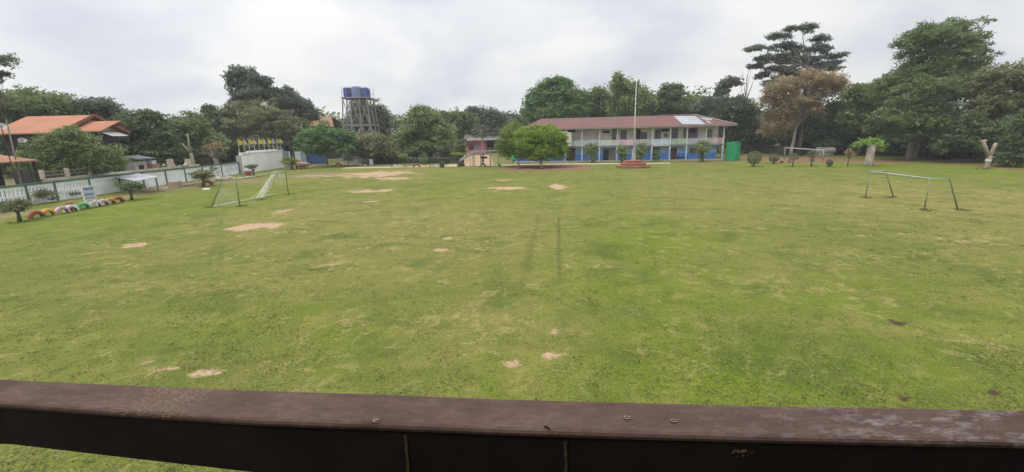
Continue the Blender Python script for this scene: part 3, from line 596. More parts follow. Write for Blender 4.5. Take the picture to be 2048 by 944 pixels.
# roof
ze, zr, dR = 5.50, 7.30, 4.6
RED = bpy.data.materials.new('rust_red_sheet'); RED.use_nodes = True
def roofmat(mt, ca, cb, cc, period, rz, rough=0.6):
    n = mt.node_tree.nodes; l = mt.node_tree.links; b = n['Principled BSDF']; b.inputs['Roughness'].default_value = rough; b.inputs['Specular IOR Level'].default_value = 0.25
    g = n.new('ShaderNodeNewGeometry'); v = n.new('ShaderNodeVectorRotate'); v.rotation_type = 'Z_AXIS'; v.inputs['Angle'].default_value = -rz; l.new(g.outputs['Position'], v.inputs['Vector'])
    t = n.new('ShaderNodeTexNoise'); t.inputs['Scale'].default_value = 0.16; t.inputs['Detail'].default_value = 6; t.inputs['Roughness'].default_value = 0.6; l.new(v.outputs[0], t.inputs['Vector'])
    r = n.new('ShaderNodeValToRGB'); l.new(t.outputs['Fac'], r.inputs[0]); r.color_ramp.elements[0].position = 0.36; r.color_ramp.elements[0].color = (*ca, 1); r.color_ramp.elements[1].position = 0.62; r.color_ramp.elements[1].color = (*cb, 1)
    mp = n.new('ShaderNodeMapping'); mp.inputs['Scale'].default_value = (1.2, 0.12, 0.12); l.new(v.outputs[0], mp.inputs[0])
    t2 = n.new('ShaderNodeTexNoise'); t2.inputs['Scale'].default_value = 1.5; t2.inputs['Detail'].default_value = 4; l.new(mp.outputs[0], t2.inputs['Vector'])
    r2 = n.new('ShaderNodeValToRGB'); l.new(t2.outputs['Fac'], r2.inputs[0]); r2.color_ramp.elements[0].position = 0.52; r2.color_ramp.elements[0].color = (0, 0, 0, 1); r2.color_ramp.elements[1].position = 0.75; r2.color_ramp.elements[1].color = (.55, .55, .55, 1)
    x = n.new('ShaderNodeMixRGB'); l.new(r2.outputs[0], x.inputs[0]); l.new(r.outputs[0], x.inputs[1]); x.inputs[2].default_value = (*cc, 1); l.new(x.outputs[0], b.inputs['Base Color'])
    w = n.new('ShaderNodeTexWave'); w.inputs['Scale'].default_value = 1.0 / period; w.bands_direction = 'X'; l.new(v.outputs[0], w.inputs['Vector'])
    bp = n.new('ShaderNodeBump'); bp.inputs['Strength'].default_value = 0.5; bp.inputs['Distance'].default_value = 0.03; l.new(w.outputs[0], bp.inputs['Height']); l.new(bp.outputs[0], b.inputs['Normal'])
    return mt
roofmat(RED, (0.105, 0.064, 0.057), (0.165, 0.062, 0.055), (0.135, 0.100, 0.092), 0.9, RZ)
TIN = bpy.data.materials.new('silver_sheet'); TIN.use_nodes = True; roofmat(TIN, (0.26, 0.275, 0.30), (0.36, 0.375, 0.41), (0.26, 0.23, 0.22), 0.9, RZ, 0.5)
xl, xr = spx(1040, 248, -.75)[0], 26.5; rl, rr_ = spx(1082, 236, dR)[0], spx(1388, 230, dR)[0]; yf, yb = -0.75, 2 * dR + 0.75
mb = MB(); e0, e1, e2, e3 = W3(xl, yf, ze), W3(xr, yf, ze), W3(xr, yb, ze), W3(xl, yb, ze); k0, k1 = W3(rl, dR, zr), W3(rr_, dR, zr)
mb.slab([e0, e1, k1, k0], 0.07); mb.slab([e2, e3, k0, k1], 0.07); mb.slab([e1, e2, k1], 0.07); mb.slab([e3, e0, k0], 0.07)
roof = mb.build('roof', RED, school)
def rpt(px, py):        # a point of the front roof slope under a photo pixel, 2 cm proud
    d = ray(px, py); nrm = np.cross(e1 - e0, k0 - e0); nrm /= np.linalg.norm(nrm); t = nrm @ (e0 - EYE) / (nrm @ d); return EYE + d * t + nrm * 0.025
SHEET = mat('pale_sheet', (0.36, 0.34, 0.32), 0.6, 0.12, 1)
mb = MB(); mb.slab([rpt(1365, 248.5), rpt(1411, 248.5), rpt(1391, 232.2), rpt(1347, 232.2)], 0.02); mb.build('roof_patch', TIN, roof)
mb = MB(); mb.slab([rpt(1397, 234.2), rpt(1412, 240.2), rpt(1424, 240.5), rpt(1424, 237.6)], 0.02); mb.slab([rpt(1411, 241.5), rpt(1419, 247.2), rpt(1424, 247), rpt(1415, 241.5)], 0.018); mb.build('roof_patch', SHEET, roof)
mb = MB(); mb.beam(k1 + [0, 0, 0.04], e1 + [0, 0, 0.05], 0.42, 0.08); mb.beam(W3(spx(1322, 231, dR)[0], dR, zr + 0.04), k1 + [0, 0, 0.04], 0.42, 0.08); mb.build('ridge_cap', SHEET, roof)
mb = MB(); mb.beam(W3(xl, yf - 0.03, ze - 0.12), W3(xr, yf - 0.03, ze - 0.12), 0.05, 0.16); mb.build('fascia', mat('fascia_grey', (0.30, 0.27, 0.25), 0.85, 0.15), school)
sbox(MB(), xl + 0.3, xr - 0.3, yf + 0.1, yb - 0.1, 5.30, 5.36).build('soffit', mat('soffit_dark', (0.34, 0.31, 0.28), 0.9, 0.15), school)
mb = MB(); mb.tube([W3(cols_[6] + 1.55, 0, 2.6), W3(cols_[6] + 1.55, 0, 4.0)], 0.03, 6); mb.build('drain_pipe', TRIM, school)
# bench on the veranda
bp_ = W3(spx(1365, 320, 0.9)[0], 1.2, 0.12); t = empty('bench', bp_, 'low dark bench against the blue school wall', 'bench')
mb = MB(); mb.box(bp_ + [0, 0, 0.43], (1.7, 0.4, 0.05), RZ); mb.build('seat', DBR, t)
for s in (-1, 1):
    mb = MB(); mb.box(bp_ + ex * 0.65 * s + [0, 0, 0.20], (0.08, 0.36, 0.40), RZ); mb.build('leg', DBR, t)
# green shade-net enclosure at the end of the school
NET = mat('green_shade_net', (0.020, 0.30, 0.125), 0.6, 0.2, 2.5, c2=(0.012, 0.19, 0.08))
c = W3(26.0, -1.6, 0); rb = np.random.default_rng(3); t = empty('shade_net_enclosure', c, 'bright green shade net wrapped round poles at the end of the school', 'net enclosure')
mb = MB(); vs = []; nn2 = 28
for z in (0.03, 0.7, 1.4, 2.1, 2.85):
    for j in range(nn2):
        a = 2 * math.pi * j / nn2; r = 0.98 + 0.05 * math.sin(7 * a) + rb.uniform(-0.02, 0.02); vs.append(c + [r * math.cos(a), r * math.sin(a), z + (rb.uniform(-0.08, 0.08) if z > 2.8 else 0)])
mb.add(vs, [(i * nn2 + j, i * nn2 + (j + 1) % nn2, (i + 1) * nn2 + (j + 1) % nn2, (i + 1) * nn2 + j) for i in range(4) for j in range(nn2)]); mb.build('net', NET, t, smooth=True)
for a in (0.3, 1.9, 3.4, 5.0):
    mb = MB(); mb.tube([c + [0.9 * math.cos(a), 0.9 * math.sin(a), 0], c + [0.9 * math.cos(a), 0.9 * math.sin(a), 2.95]], 0.035, 6); mb.build('pole', BARK, t)
# ================================================================== FLAGPOLE
fb = G(1272, 336); fb = fb + np.array([0, 1.4, 0]); t = empty('flagpole', fb, 'tall white flagpole on stepped red base in front of the school', 'flagpole')
BR = mat('red_base_paint', (0.30, 0.115, 0.070), 0.85, 0.2, 1.5, c2=(0.20, 0.085, 0.06))
mb = MB()
for r, z0, z1 in ((2.35, 0, 0.28), (1.75, 0.282, 0.62), (1.15, 0.622, 0.95)): mb.lathe(fb, [(r, z0), (r, z1 - 0.03), (r - 0.03, z1)], 8)
mb.build('stepped_base', BR, t)
mb = MB(); mb.box(fb + [0, 0, 1.65], (0.42, 0.42, 1.40), 0.2, taper=0.8); mb.box(fb + [0, 0, 2.40], (0.44, 0.44, 0.10), 0.2); mb.build('pedestal', mat('pedestal_grey', (0.42, 0.41, 0.40), 0.85, 0.12), t)
mb = MB(); mb.tube([fb + [0, 0, 2.44], fb + [0, 0, 6.5], fb + [0, 0, 11.9]], [0.085, 0.065, 0.030], 8); mb.blob(fb + [0, 0, 11.95], (0.07, 0.07, 0.07), rb, 0.0, 6); mb.build('pole', mat('pole_white', (0.62, 0.62, 0.62), 0.5, 0.05), t, smooth=True)
# ================================================================== GOALS
GPO = mat('goal_post_faded', (0.26, 0.29, 0.17), 0.6, 0.2, 2); GP = mat('goal_paint', (0.36, 0.39, 0.33), 0.5, 0.15, 2); GD = mat('goal_post_green_grey', (0.15, 0.18, 0.085), 0.6, 0.2, 2)
def goal(label, f1, f2, hgt, back, depth_top, net):
    f1 = np.array([*f1, 0.0]); f2 = np.array([*f2, 0.0]); bd = np.array([back[0], back[1], 0.0]); bd /= np.linalg.norm(bd); D = math.hypot(*back)
    t = empty('football_goal', (f1 + f2) / 2, label, 'goal', 'football goals facing each other across the pitch'); up = np.array([0, 0, hgt])
    for p, q in ((f1, GPO if not net else GD), (f2, GPO if not net else GD)):
        mb = MB(); mb.tube([p - [0, 0, 0.05], p + up], 0.036, 8); mb.build('post', q, t, smooth=True)
    mb = MB(); mb.tube([f1 + up, f2 + up], 0.055, 8); mb.build('crossbar', GP, t, smooth=True)
    for p in (f1, f2):
        mb = MB(); a = p + up; b = p + up + bd * depth_top; mb.tube([a, b], 0.032, 7); mb.build('top_stay', GP, t, smooth=True)
        mb = MB(); mb.tube([b, p + bd * D], 0.036, 7); mb.build('back_leg', GD, t, smooth=True)
        mb = MB(); mb.tube([p, p + bd * 0.02 + [0, 0, 0.04]], 0.09, 7); mb.build('foot', GD, t)
    return t, f1, f2, bd, D, up
goal('white goal frame without a net, standing open near the tree edge', (23.80, 25.52), (24.20, 30.44), 1.80, (1.84, -0.1), 1.05, False)
t, f1, f2, bd, D, up = goal('goal with dark posts and torn pale net hanging from it', (-20.13, 33.15), (-19.75, 39.87), 2.02, (-2.05, -0.1), 0.95, True)
NETM = mat('pale_net_cord', (0.62, 0.63, 0.48), 0.8, 0.15, 4)
mb = MB(); rb = np.random.default_rng(6); cw = 0.0085
def cord(a, b, sag=0.0, seg=4):
    a = np.array(a, float); b = np.array(b, float)
    pts = [a + (b - a) * s + np.array([0, 0, -sag * 4 * s * (1 - s)]) + rb.normal(0, 0.006, 3) for s in np.linspace(0, 1, seg + 1)]; mb.tube(pts, cw, 3, cap=False)
def sheet(c00, c10, c11, c01, nu, nv, sag=0.0):
    c00, c10, c11, c01 = [np.array(q, float) for q in (c00, c10, c11, c01)]
    P = lambda u, v: (c00 * (1 - u) + c10 * u) * (1 - v) + (c01 * (1 - u) + c11 * u) * v
    for i in range(nu + 1): cord(P(i / nu, 0), P(i / nu, 1), 0)
    for j in range(nv + 1): cord(P(0, j / nv), P(1, j / nv), sag)
z_ = lambda p, h: np.array(p) + [0, 0, h]
sheet(z_(f1, 0.05), z_(f1 + bd * D, 0.05), z_(f1 + bd * 1.35, 1.38), z_(f1, 1.42), 16, 15, 0.05)               # near side panel, slipped down from the bar
dv = (f2 - f1) / np.linalg.norm(f2 - f1)
sheet(f1 + bd * D + [0, 0, 0.04], f2 + bd * D * 0.8 + [0, 0, 0.04], f2 + bd * D * 0.55 + [0, 0, 0.10], f1 + bd * D * 0.7 + [0, 0, 0.20], 36, 5, 0.08)   # rear net fallen to the ground
top = f2 + up - [0, 0, 0.10] + bd * 0.85 - dv * 0.25
for i in range(26):                                                                                       # bunched net hanging by the far post
    g_ = f2 + bd * (1.35 + rb.normal(0, 0.28)) - dv * (1.9 + rb.normal(0, 0.45)) + [0, 0, 0.04]; s = rb.uniform(0, 1)
    m1 = top * 0.5 + g_ * 0.5 + rb.normal(0, 0.10, 3); mb.tube([top + rb.normal(0, 0.10, 3), m1, g_], cw * 1.3, 3, cap=False)
for i in range(14): cord(f2 + bd * rb.uniform(0.1, 0.8) + [0, 0, 2.0 - 0.12], f2 + bd * rb.uniform(0.0, 0.3) + [0, 0, rb.uniform(1.0, 1.6)], 0.1)
sheet(top, f2 + [0, 0, 1.9], f2 + bd * 0.2 + [0, 0, 1.15], top - dv * 0.4 + [0, 0, -0.9], 6, 6, 0.2)
mb.build('net', NETM, t)
# ================================================================== BOUNDARY WALL (left)
WX = -39.6
WHT = mat('wall_whitewash', (0.80, 0.82, 0.84), 0.9, 0.12, 0.8, bump=0.1); GRN = mat('wall_green_paint', (0.085, 0.17, 0.105), 0.85, 0.18, 1.5); CRM = mat('cream_masonry', (0.52, 0.46, 0.36), 0.9, 0.12, 1)
pxs = [18, 50, 107, 176, 235, 282, 328, 367, 403, 440]
wall = empty('boundary_wall', (WX, 50, 0), 'whitewashed block wall with green coping and posts along the pitch', 'wall')
ypost = [24.0, 27.0, 30.0, 33.4] + [float(atX(px, y, WX)[1]) for px, y in ((50, 376), (107, 369), (176, 360), (235, 350), (282, 343), (328, 339), (367, 336), (403, 332))] + [62.3, 66.3]
for i, y in enumerate(ypost):
    mb = MB(); mb.box((WX, y, 0.79), (0.22, 0.16, 1.58)); mb.build('post', GRN, wall)
mb = MB(); mb.box((WX, (ypost[0] + ypost[-1]) / 2, 1.655), (0.26, ypost[-1] - ypost[0] + 0.3, 0.15)); mb.build('coping', GRN, wall)
for i in range(len(ypost) - 1):
    a, b_ = ypost[i] + 0.081, ypost[i + 1] - 0.081; L_ = b_ - a; yc = (a + b_) / 2; mb = MB()
    if i < 6:      # two rows of slots
        for z0, z1 in ((0, 0.30), (0.72, 0.86), (1.32, 1.578)): mb.box((WX, yc, (z0 + z1) / 2), (0.10, L_, z1 - z0))
        nb = int(L_ / 0.30)
        for z0, z1 in ((0.302, 0.718), (0.862, 1.318)):
            for j in range(nb + 1):
                yy_ = a + 0.08 + (L_ - 0.16) * j / nb; mb.box((WX, yy_, (z0 + z1) / 2), (0.10, 0.155, z1 - z0))
    else:
        mb.box((WX, yc, 0.789), (0.10, L_, 1.578))
        for z in (0.35, 0.72, 1.10): mb.box((WX + 0.056, yc, z), (0.016, L_ - 0.02, 0.03))
        if i in (6, 7):
            for j in range(7): mb.box((WX + 0.052, yc - 0.9 + j * 0.3, 1.25), (0.012, 0.10, 0.12), mi=1)
    mb.build('panel', [WHT, mat('slot_shadow_paint', (0.20, 0.21, 0.21), 0.9, 0.1)], wall)
# the written panel at the end of the wall: rows of small script
INK = mat('ink_grey', (0.10, 0.11, 0.16), 0.8, 0.1)
mb = MB(); rb = np.random.default_rng(31)
for r_i, (z, n_, hh_) in enumerate(((1.35, 15, 0.12), (1.06, 9, 0.07), (0.90, 12, 0.07), (0.74, 10, 0.07), (0.58, 11, 0.07))):
    for j in range(n_):
        y = 62.75 + 3.1 * (j + rb.uniform(0.1, 0.5)) / 15 + (0.25 if r_i else 0); mb.box((WX + 0.060, y, z + rb.uniform(-0.02, 0.02)), (0.01, rb.uniform(0.08, 0.15), hh_ * rb.uniform(0.6, 1.0)))
mb.build('lettering', INK, wall)
mb = MB(); mb.box((WX + 0.060, 65.8, 0.85), (0.01, 0.18, 0.5)); mb.build('emblem', mat('faded_pink_paint', (0.36, 0.26, 0.30), 0.9, 0.1), wall)
# ---------------------------------------------------------------- big white notice wall with flags
n0, n1 = 66.95, 79.3; nb_ = empty('notice_wall', (WX + 0.2, 73, 0), 'big plain white notice wall with stepped top below a row of flags', 'notice wall')
PLAIN = mat('notice_white', (0.82, 0.83, 0.82), 0.85, 0.05, 0.5)
mb = MB(); mb.box((WX + 0.1, (n0 + n1) / 2, 1.42), (0.30, n1 - n0, 2.84)); mb.build('board', PLAIN, nb_)
mb = MB(); mb.box((WX + 0.12, (n0 + n1) / 2 + 0.15, 2.92), (0.42, n1 - n0 + 0.2, 0.15)); mb.build('cap', PLAIN, nb_)
mb = MB(); mb.box((WX + 0.1, 73.2, 3.09), (0.22, 8.6, 0.18)); mb.build('raised_cap', PLAIN, nb_)
mb = MB(); mb.box((WX + 0.02, n0 - 0.28, 1.3), (0.5, 0.5, 2.6)); mb.build('pier', mat('pier_beige', (0.46, 0.42, 0.40), 0.9, 0.12), nb_)
mb = MB(); rb = np.random.default_rng(8)
for j in range(9): mb.box((WX + 0.254, n0 + 0.7 + j * 0.22, 2.62 + rb.uniform(-0.03, 0.03)), (0.01, 0.13, 0.14 * rb.uniform(0.6, 1)))
mb.build('lettering', mat('lettering_dark', (0.10, 0.11, 0.11), 0.8, 0.1), nb_)
mb = MB()
for j in range(9): mb.box((WX + 0.254, n0 + 2.0 + j * 0.95, 1.30 + rb.uniform(-0.3, 0.2)), (0.008, 0.14, 0.07))
mb.build('faded_marks', mat('faint_ink', (0.44, 0.45, 0.46), 0.8, 0.05), nb_)
FY = mat('flag_yellow', (0.62, 0.50, 0.03), 0.7, 0.1, 4); FW = mat('flag_white', (0.55, 0.53, 0.54), 0.7, 0.15, 4); FP = mat('flagstaff', (0.52, 0.52, 0.50), 0.6, 0.05)
ordn = ['first', 'second', 'third', 'fourth', 'fifth', 'sixth', 'seventh', 'eighth', 'ninth', 'tenth', 'eleventh', 'twelfth', 'thirteenth', 'fourteenth']
fpx = [480, 491, 501, 511, 521, 531, 540, 549, 557, 564]
for i, px in enumerate(fpx):
    y = float(atX(px, 300, WX)[1]); z0 = 3.0 if i in (0, 8, 9) else 3.18; b_ = np.array([WX - 0.12, y, 0.0]); yel = i % 2 == 0
    t = empty('flag', b_ + [0, 0, z0], '%s %s flag on a thin pole, %s from the wall end nearest the painted panel' % ('bright', 'yellow', ordn[i]) if yel else 'drooping whitish flag on a thin pole, %s from the wall end nearest the painted panel' % ordn[i], 'flag', 'yellow and white flags above the notice wall')
    mb = MB(); mb.tube([b_ + [0, 0, 2.2], b_ + [0, 0, 5.02]], [0.045, 0.03], 6); mb.build('pole', FP, t)
    r2_ = np.random.default_rng(100 + i); w, h_ = (0.85, 0.85) if yel else (0.6, 0.85); nu, nv = 6, 5; vs = []
    for u in range(nu + 1):
        for v in range(nv + 1):
            s, q = u / nu, v / nv; dr = (0.55 + 0.25 * r2_.random() * 0) * s * (1.0 if yel else 1.15)
            vs.append(b_ + [0.05 + 0.30 * s * w + 0.06 * math.sin(6 * s + i), s * w * (0.95 if yel else 0.6), 4.95 - q * h_ * (1 - 0.6 * s) - dr * 0.75])
    mb = MB(); fcs = [(u * (nv + 1) + v, (u + 1) * (nv + 1) + v, (u + 1) * (nv + 1) + v + 1, u * (nv + 1) + v + 1) for u in range(nu) for v in range(nv)]
    mb.add(vs, fcs); mb.build('cloth', FY if yel else FW, t, smooth=True)
# ---------------------------------------------------------------- gate end of the wall
BLUEP = mat('pillar_blue', (0.30, 0.42, 0.52), 0.8, 0.12, 1); GATEB = mat('gate_navy', (0.055, 0.105, 0.24), 0.6, 0.15, 1.5)
c = np.array([WX + 0.2, 80.6, 0]); t = empty('gate_pier', c, 'blue grey pier with white inner face at the end of the notice wall', 'pier')
mb = MB(); mb.box(c + [0, 0, 1.35], (0.5, 0.9, 2.7)); mb.build('pier', mat('pier_blue_grey', (0.24, 0.29, 0.35), 0.85, 0.12), t); mb = MB(); mb.box(c + [0.05, 0.72, 1.35], (0.35, 0.5, 2.66)); mb.build('infill', WHT, t)
c = at(597, 312, 86.5); c[2] = 0; t = empty('side_wall', c, 'short white wall with green pilaster and base beside the blue gate', 'wall')
mb = MB(); mb.box(c + [-0.9, 0, 1.3], (0.5, 0.3, 2.6)); mb.build('pilaster', GRN, t); mb = MB(); mb.box(c + [0.15, 0, 1.45], (1.55, 0.22, 2.1)); mb.build('panel', PLAIN, t); mb = MB(); mb.box(c + [0.15, 0, 0.2], (1.6, 0.26, 0.38)); mb.build('base', mat('bright_green_paint', (0.05, 0.30, 0.08), 0.8, 0.1), t)
c = at(624, 315, 86.5); c[2] = 0; t = empty('school_gate', c, 'closed dark blue metal gate with pale blue pillar', 'gate')
xL = float(at(607, 315, 86.5)[0]); mb = MB(); mb.box((xL, 86.5, 1.4), (0.75, 0.6, 2.8)); mb.box((xL, 86.5, 2.85), (0.9, 0.75, 0.1)); mb.build('pillar', BLUEP, t)
mb = MB(); mb.box((xL + 2.3, 86.6, 1.35), (3.6, 0.06, 2.5))
for j in range(13): mb.box((xL + 0.6 + j * 0.29, 86.55, 1.35), (0.05, 0.05, 2.4))
for z in (0.2, 1.3, 2.5): mb.box((xL + 2.3, 86.52, z), (3.6, 0.06, 0.08))
mb.build('gate_leaf', GATEB, t)
c = at(609, 300, 85.6); c[2] = 0; mb = MB(); mb.tube([c, c + [0, 0, 7.6]], [0.06, 0.04], 6); tag(mb.build('pole', FP, None, c), 'slender pale pole standing behind the blue gate pillar', 'pole')
# ================================================================== PLAY ROWS OF TYRES
DARKR = mat('tyre_inside', (0.05, 0.04, 0.035), 0.9, 0.2)
TC = dict(red=(0.33, 0.085, 0.06), yellow=(0.55, 0.34, 0.06), pink=(0.58, 0.38, 0.44), white=(0.62, 0.60, 0.58), green=(0.06, 0.36, 0.17), dusty=(0.42, 0.33, 0.27), cream=(0.55, 0.50, 0.40), brown=(0.30, 0.19, 0.12), black=(0.05, 0.05, 0.045))
def tyre(loc, r, ang, colr, label, group, w=0.24):
    """a tyre buried to half: the arch stands in the plane at angle ang"""
    loc = np.array(loc, float); ca, sa = math.cos(ang), math.sin(ang); mb = MB(); prof = [(-0.5, 0.60), (-0.5, 0.86), (-0.36, 0.98), (0, 1.02), (0.36, 0.98), (0.5, 0.86), (0.5, 0.60), (0.40, 0.56), (-0.40, 0.56)]
    ns = 18; vs = []; k = len(prof)
    for i in range(ns + 1):
        a = math.pi * (i / ns) * 1.06 - 0.03 * math.pi
        for u, q in prof:
            x, y, z = r * q * math.cos(a), u * w, r * q * math.sin(a); vs.append(loc + [x * ca - y * sa, x * sa + y * ca, z])
    for i in range(ns):
        for j in range(k): mb.add([], [], 0)
    fs = [(i * k + j, (i + 1) * k + j, (i + 1) * k + (j + 1) % k, i * k + (j + 1) % k) for i in range(ns) for j in range(k)]
    mb.add(vs, fs); mb.mi = [1 if j >= 6 else 0 for i in range(ns) for j in range(k)]
    o = mb.build('half_tyre', [mat('tyre_' + colr, TC[colr], 0.75, 0.2, 3), DARKR], None, loc, True)
    return tag(o, label, 'tyre', group)
g1 = 'painted half buried tyres beside the white wall'
A, B = G(75, 436), G(237, 405)
row = [(0.0, 'red', 'faded red tyre at the end of the row nearest the small dark bush'), (0.115, 'yellow', 'mustard yellow tyre beside the faded red end tyre'), (0.27, 'pink', 'pale pink tyre between the mustard one and the red stool'), (0.375, 'white', 'white tyre half hidden behind the red stool'), (0.52, 'green', 'green tyre between the red stool and the striped sign'),
       (0.68, 'white', 'white tyre behind the legs of the striped sign'), (0.785, 'pink', 'pink tyre just past the striped sign'), (0.885, 'yellow', 'mustard yellow tyre next to the red one by the small tree'), (1.0, 'red', 'brick red tyre at the end of the row by the small tree')]
for s, c_n, lb in row:
    p = A + (B - A) * s; tyre([p[0], p[1], 0.0], 0.50, math.atan2(B[1] - A[1], B[0] - A[0]) - 0.25, c_n, lb, g1)
p = G(143, 422); t = empty('stool', p, 'red concrete mushroom stool among the painted tyres', 'stool'); RS = mat('stool_red', (0.32, 0.10, 0.09), 0.85, 0.2, 3)
mb = MB(); mb.lathe(p, [(0.17, 0), (0.12, 0.05), (0.10, 0.50)], 12); mb.build('stem', RS, t, smooth=True); mb = MB(); mb.lathe(p, [(0.16, 0.502), (0.25, 0.55), (0.26, 0.60), (0.22, 0.64)], 14); mb.build('seat', RS, t)
g2_ = 'small half buried tyres below the blue gate'
for i, (px, c_n, r) in enumerate(((628, 'cream', .30), (637, 'cream', .30), (646, 'white', .30), (655, 'cream', .30), (664, 'dusty', .30), (677, 'red', .62), (693, 'dusty', .30), (702, 'cream', .30), (711, 'brown', .32), (720, 'dusty', .34), (730, 'cream', .32))):
    p = G(px, 332.5); lb = 'large dusty red half buried tyre standing above its row below the blue gate' if c_n == 'red' else '%s half buried tyre, %s from the blue gate end of its row' % (dict(cream='cream', white='whitish', dusty='dusty', brown='brownish')[c_n], ordn[i])
    tyre(p, r, -0.03, c_n, lb, g2_, 0.2)
g3 = 'half buried tyres in front of the clipped hedges'
for i, (px, c_n, r) in enumerate(((790, 'white', .36), (800, 'cream', .36), (812, 'dusty', .34), (833, 'red', .60), (844, 'white', .34), (855, 'yellow', .38), (864, 'dusty', .34), (872, 'cream', .38), (785, 'black', .30))):
    p = G(px, 334.3); lb = 'large red half buried tyre in front of the clipped hedges' if c_n == 'red' else '%s half buried tyre, %s' % (dict(white='white', cream='cream', dusty='dusty', yellow='mustard', black='black')[c_n], ['second in the hedge row from the white box', 'third in the hedge row from the white box', 'beside the spindly plant in the hedge row', '', 'just past the large red one in the hedge row', 'two past the large red one in the hedge row', 'between two arches in the hedge row', 'near the mossy stump end of the hedge row', 'first in the hedge row from the white box'][i])
    tyre(p, r, -0.03, c_n, lb, g3, 0.2)
tyre(G(415, 371), 0.62, 1.0, 'red', 'brick red half tyre standing behind the mop headed bush by the goal', None, 0.22)
p = G(884, 335); mb = MB(); mb.lathe(p, [(0.40, 0), (0.37, 0.3), (0.36, 0.75), (0.30, 0.8)], 12); tag(mb.build('tree_stump', mat('mossy_stump', (0.075, 0.075, 0.045), 0.95, 0.2, 5, bump=0.6), None, p), 'dark mossy stump at the end of the hedge tyre row', 'stump')
# striped sign
p0_, p1_ = G(173, 417), G(196, 414); t = empty('sign_board', (p0_ + p1_) / 2, 'white framed sign with pale blue stripes in front of the tyres', 'sign'); WF = mat('sign_frame_white', (0.66, 0.66, 0.66), 0.6, 0.05)
dS = (p1_ - p0_); LS = np.linalg.norm(dS); dS /= LS; nS = np.array([dS[1], -dS[0], 0])
for p in (p0_, p1_):
    mb = MB(); mb.beam(p, p + [0, 0, 1.62], 0.07, 0.07); mb.build('leg', WF, t)
mb = MB(); mb.beam(p0_ + [0, 0, 1.65], p1_ + [0, 0, 1.65], 0.09, 0.08); mb.beam(p0_ + [0, 0, 0.62], p1_ + [0, 0, 0.62], 0.07, 0.06); mb.beam(p0_ + [0, 0, 0.45], p1_ + [0, 0, 0.45], 0.07, 0.06); mb.build('frame', WF, t)
cS = (p0_ + p1_) / 2; rzS = math.atan2(dS[1], dS[0])
mb = MB(); mb.box(cS + [0, 0, 1.15], (LS - 0.08, 0.03, 0.86), rzS); o = mb.build('panel', mat('sign_panel', (0.44, 0.47, 0.52), 0.7, 0.06), t)
mb = MB()
for z, h_ in ((1.46, 0.15), (1.05, 0.14), (0.74, 0.05)): mb.box(cS + nS * 0.02 + [0, 0, z], (LS - 0.12, 0.012, h_), rzS)
mb.build('stripe', mat('sign_blue', (0.13, 0.22, 0.40), 0.7, 0.1), o)
# white sheet canopy beside the wall
cz = 1.95
q = [G(207, 350, 1.55), G(272, 361.5, 1.38), G(318, 353, 1.45), G(254, 343.5, 1.70)]
t = empty('canopy', ((q[0] + q[2]) / 2) * [1, 1, 0], 'white sheet metal canopy on posts beside the boundary wall', 'canopy')
SHW = mat('white_sheet_roof', (0.40, 0.41, 0.43), 0.55, 0.06, 1)
q[0][2] = q[0][2]; mb = MB(); mb.slab(q, 0.05); mb.build('roof', SHW, t)
cen = sum(q) / 4
for p in q:
    pp = p * 0.88 + cen * 0.12; mb = MB(); mb.tube([[pp[0], pp[1], 0], [pp[0], pp[1], pp[2] - 0.06]], 0.06, 6); mb.build('post', GD, t)
# ================================================================== NEIGHBOURS BEHIND THE WALL
ORANGE = bpy.data.materials.new('orange_tile'); ORANGE.use_nodes = True; roofmat(ORANGE, (0.30, 0.130, 0.072), (0.40, 0.175, 0.095), (0.25, 0.14, 0.095), 0.5, 1.57, 0.7)
DKH = mat('dark_timber', (0.045, 0.040, 0.040), 0.85, 0.2, 1.5)
house = empty('neighbour_house', (-49.5, 51.5, 0), 'dark timber house under a bright orange tiled gable roof', 'house')
mb = MB(); mb.box((-49.7, 51.5, 2.95), (6.2, 6.4, 5.9)); mb.build('wall', DKH, house)
def gable(x0, x1, yc, zr_, ye, ze_, th=0.12):
    mb = MB(); hw = yc - ye
    mb.slab([(x0, yc - hw, ze_), (x1, yc - hw, ze_), (x1, yc, zr_), (x0, yc, zr_)], th); mb.slab([(x0, yc, zr_), (x1, yc, zr_), (x1, yc + hw, ze_), (x0, yc + hw, ze_)], th); return mb
rf = gable(-53.2, -45.8, 51.56, 7.86, 47.2, 5.98).build('roof', ORANGE, house)
mb = MB()
for s in (-1, 1): mb.beam((-45.74, 51.56, 7.86), (-45.74, 51.56 + s * 4.4, 5.96), 0.06, 0.28)
mb.build('bargeboard', mat('bargeboard_red', (0.25, 0.10, 0.07), 0.8, 0.1), rf)
mb = MB(); mb.add([(-46.4, 48.2, 6.1), (-46.4, 54.9, 6.1), (-46.4, 51.56, 7.6)], [(0, 1, 2)]); mb.v = mb.v; mb.add([(-46.5, 48.2, 6.1), (-46.5, 54.9, 6.1), (-46.5, 51.56, 7.6)], [(2, 1, 0)]); mb.build('gable', mat('gable_grey', (0.34, 0.31, 0.28), 0.9, 0.1), house)
mb = MB()
for j in (-1, 0, 1): mb.box((-46.36, 51.5 + j * 0.75, 6.6), (0.05, 0.4, 0.5))
mb.build('vent', DKW, house)
mb = MB(); mb.slab([(-46.2, 48.5, 6.08), (-42.7, 48.5, 6.08), (-42.7, 51.1, 7.16), (-46.2, 51.1, 7.16)], 0.1); mb.slab([(-46.2, 51.1, 7.16), (-42.7, 51.1, 7.16), (-42.7, 52.0, 6.75), (-46.2, 52.0, 6.75)], 0.1); rf2 = mb.build('porch_roof', ORANGE, house)
mb = MB(); mb.box((-45.3, 50.6, 3.0), (2.2, 3.2, 6.0)); mb.build('porch_wall', DKH, house)
a1 = at(213, 266, 50.0); mb = MB(); p = [atX(213, 268, -42.4), atX(255, 267, -42.4)]
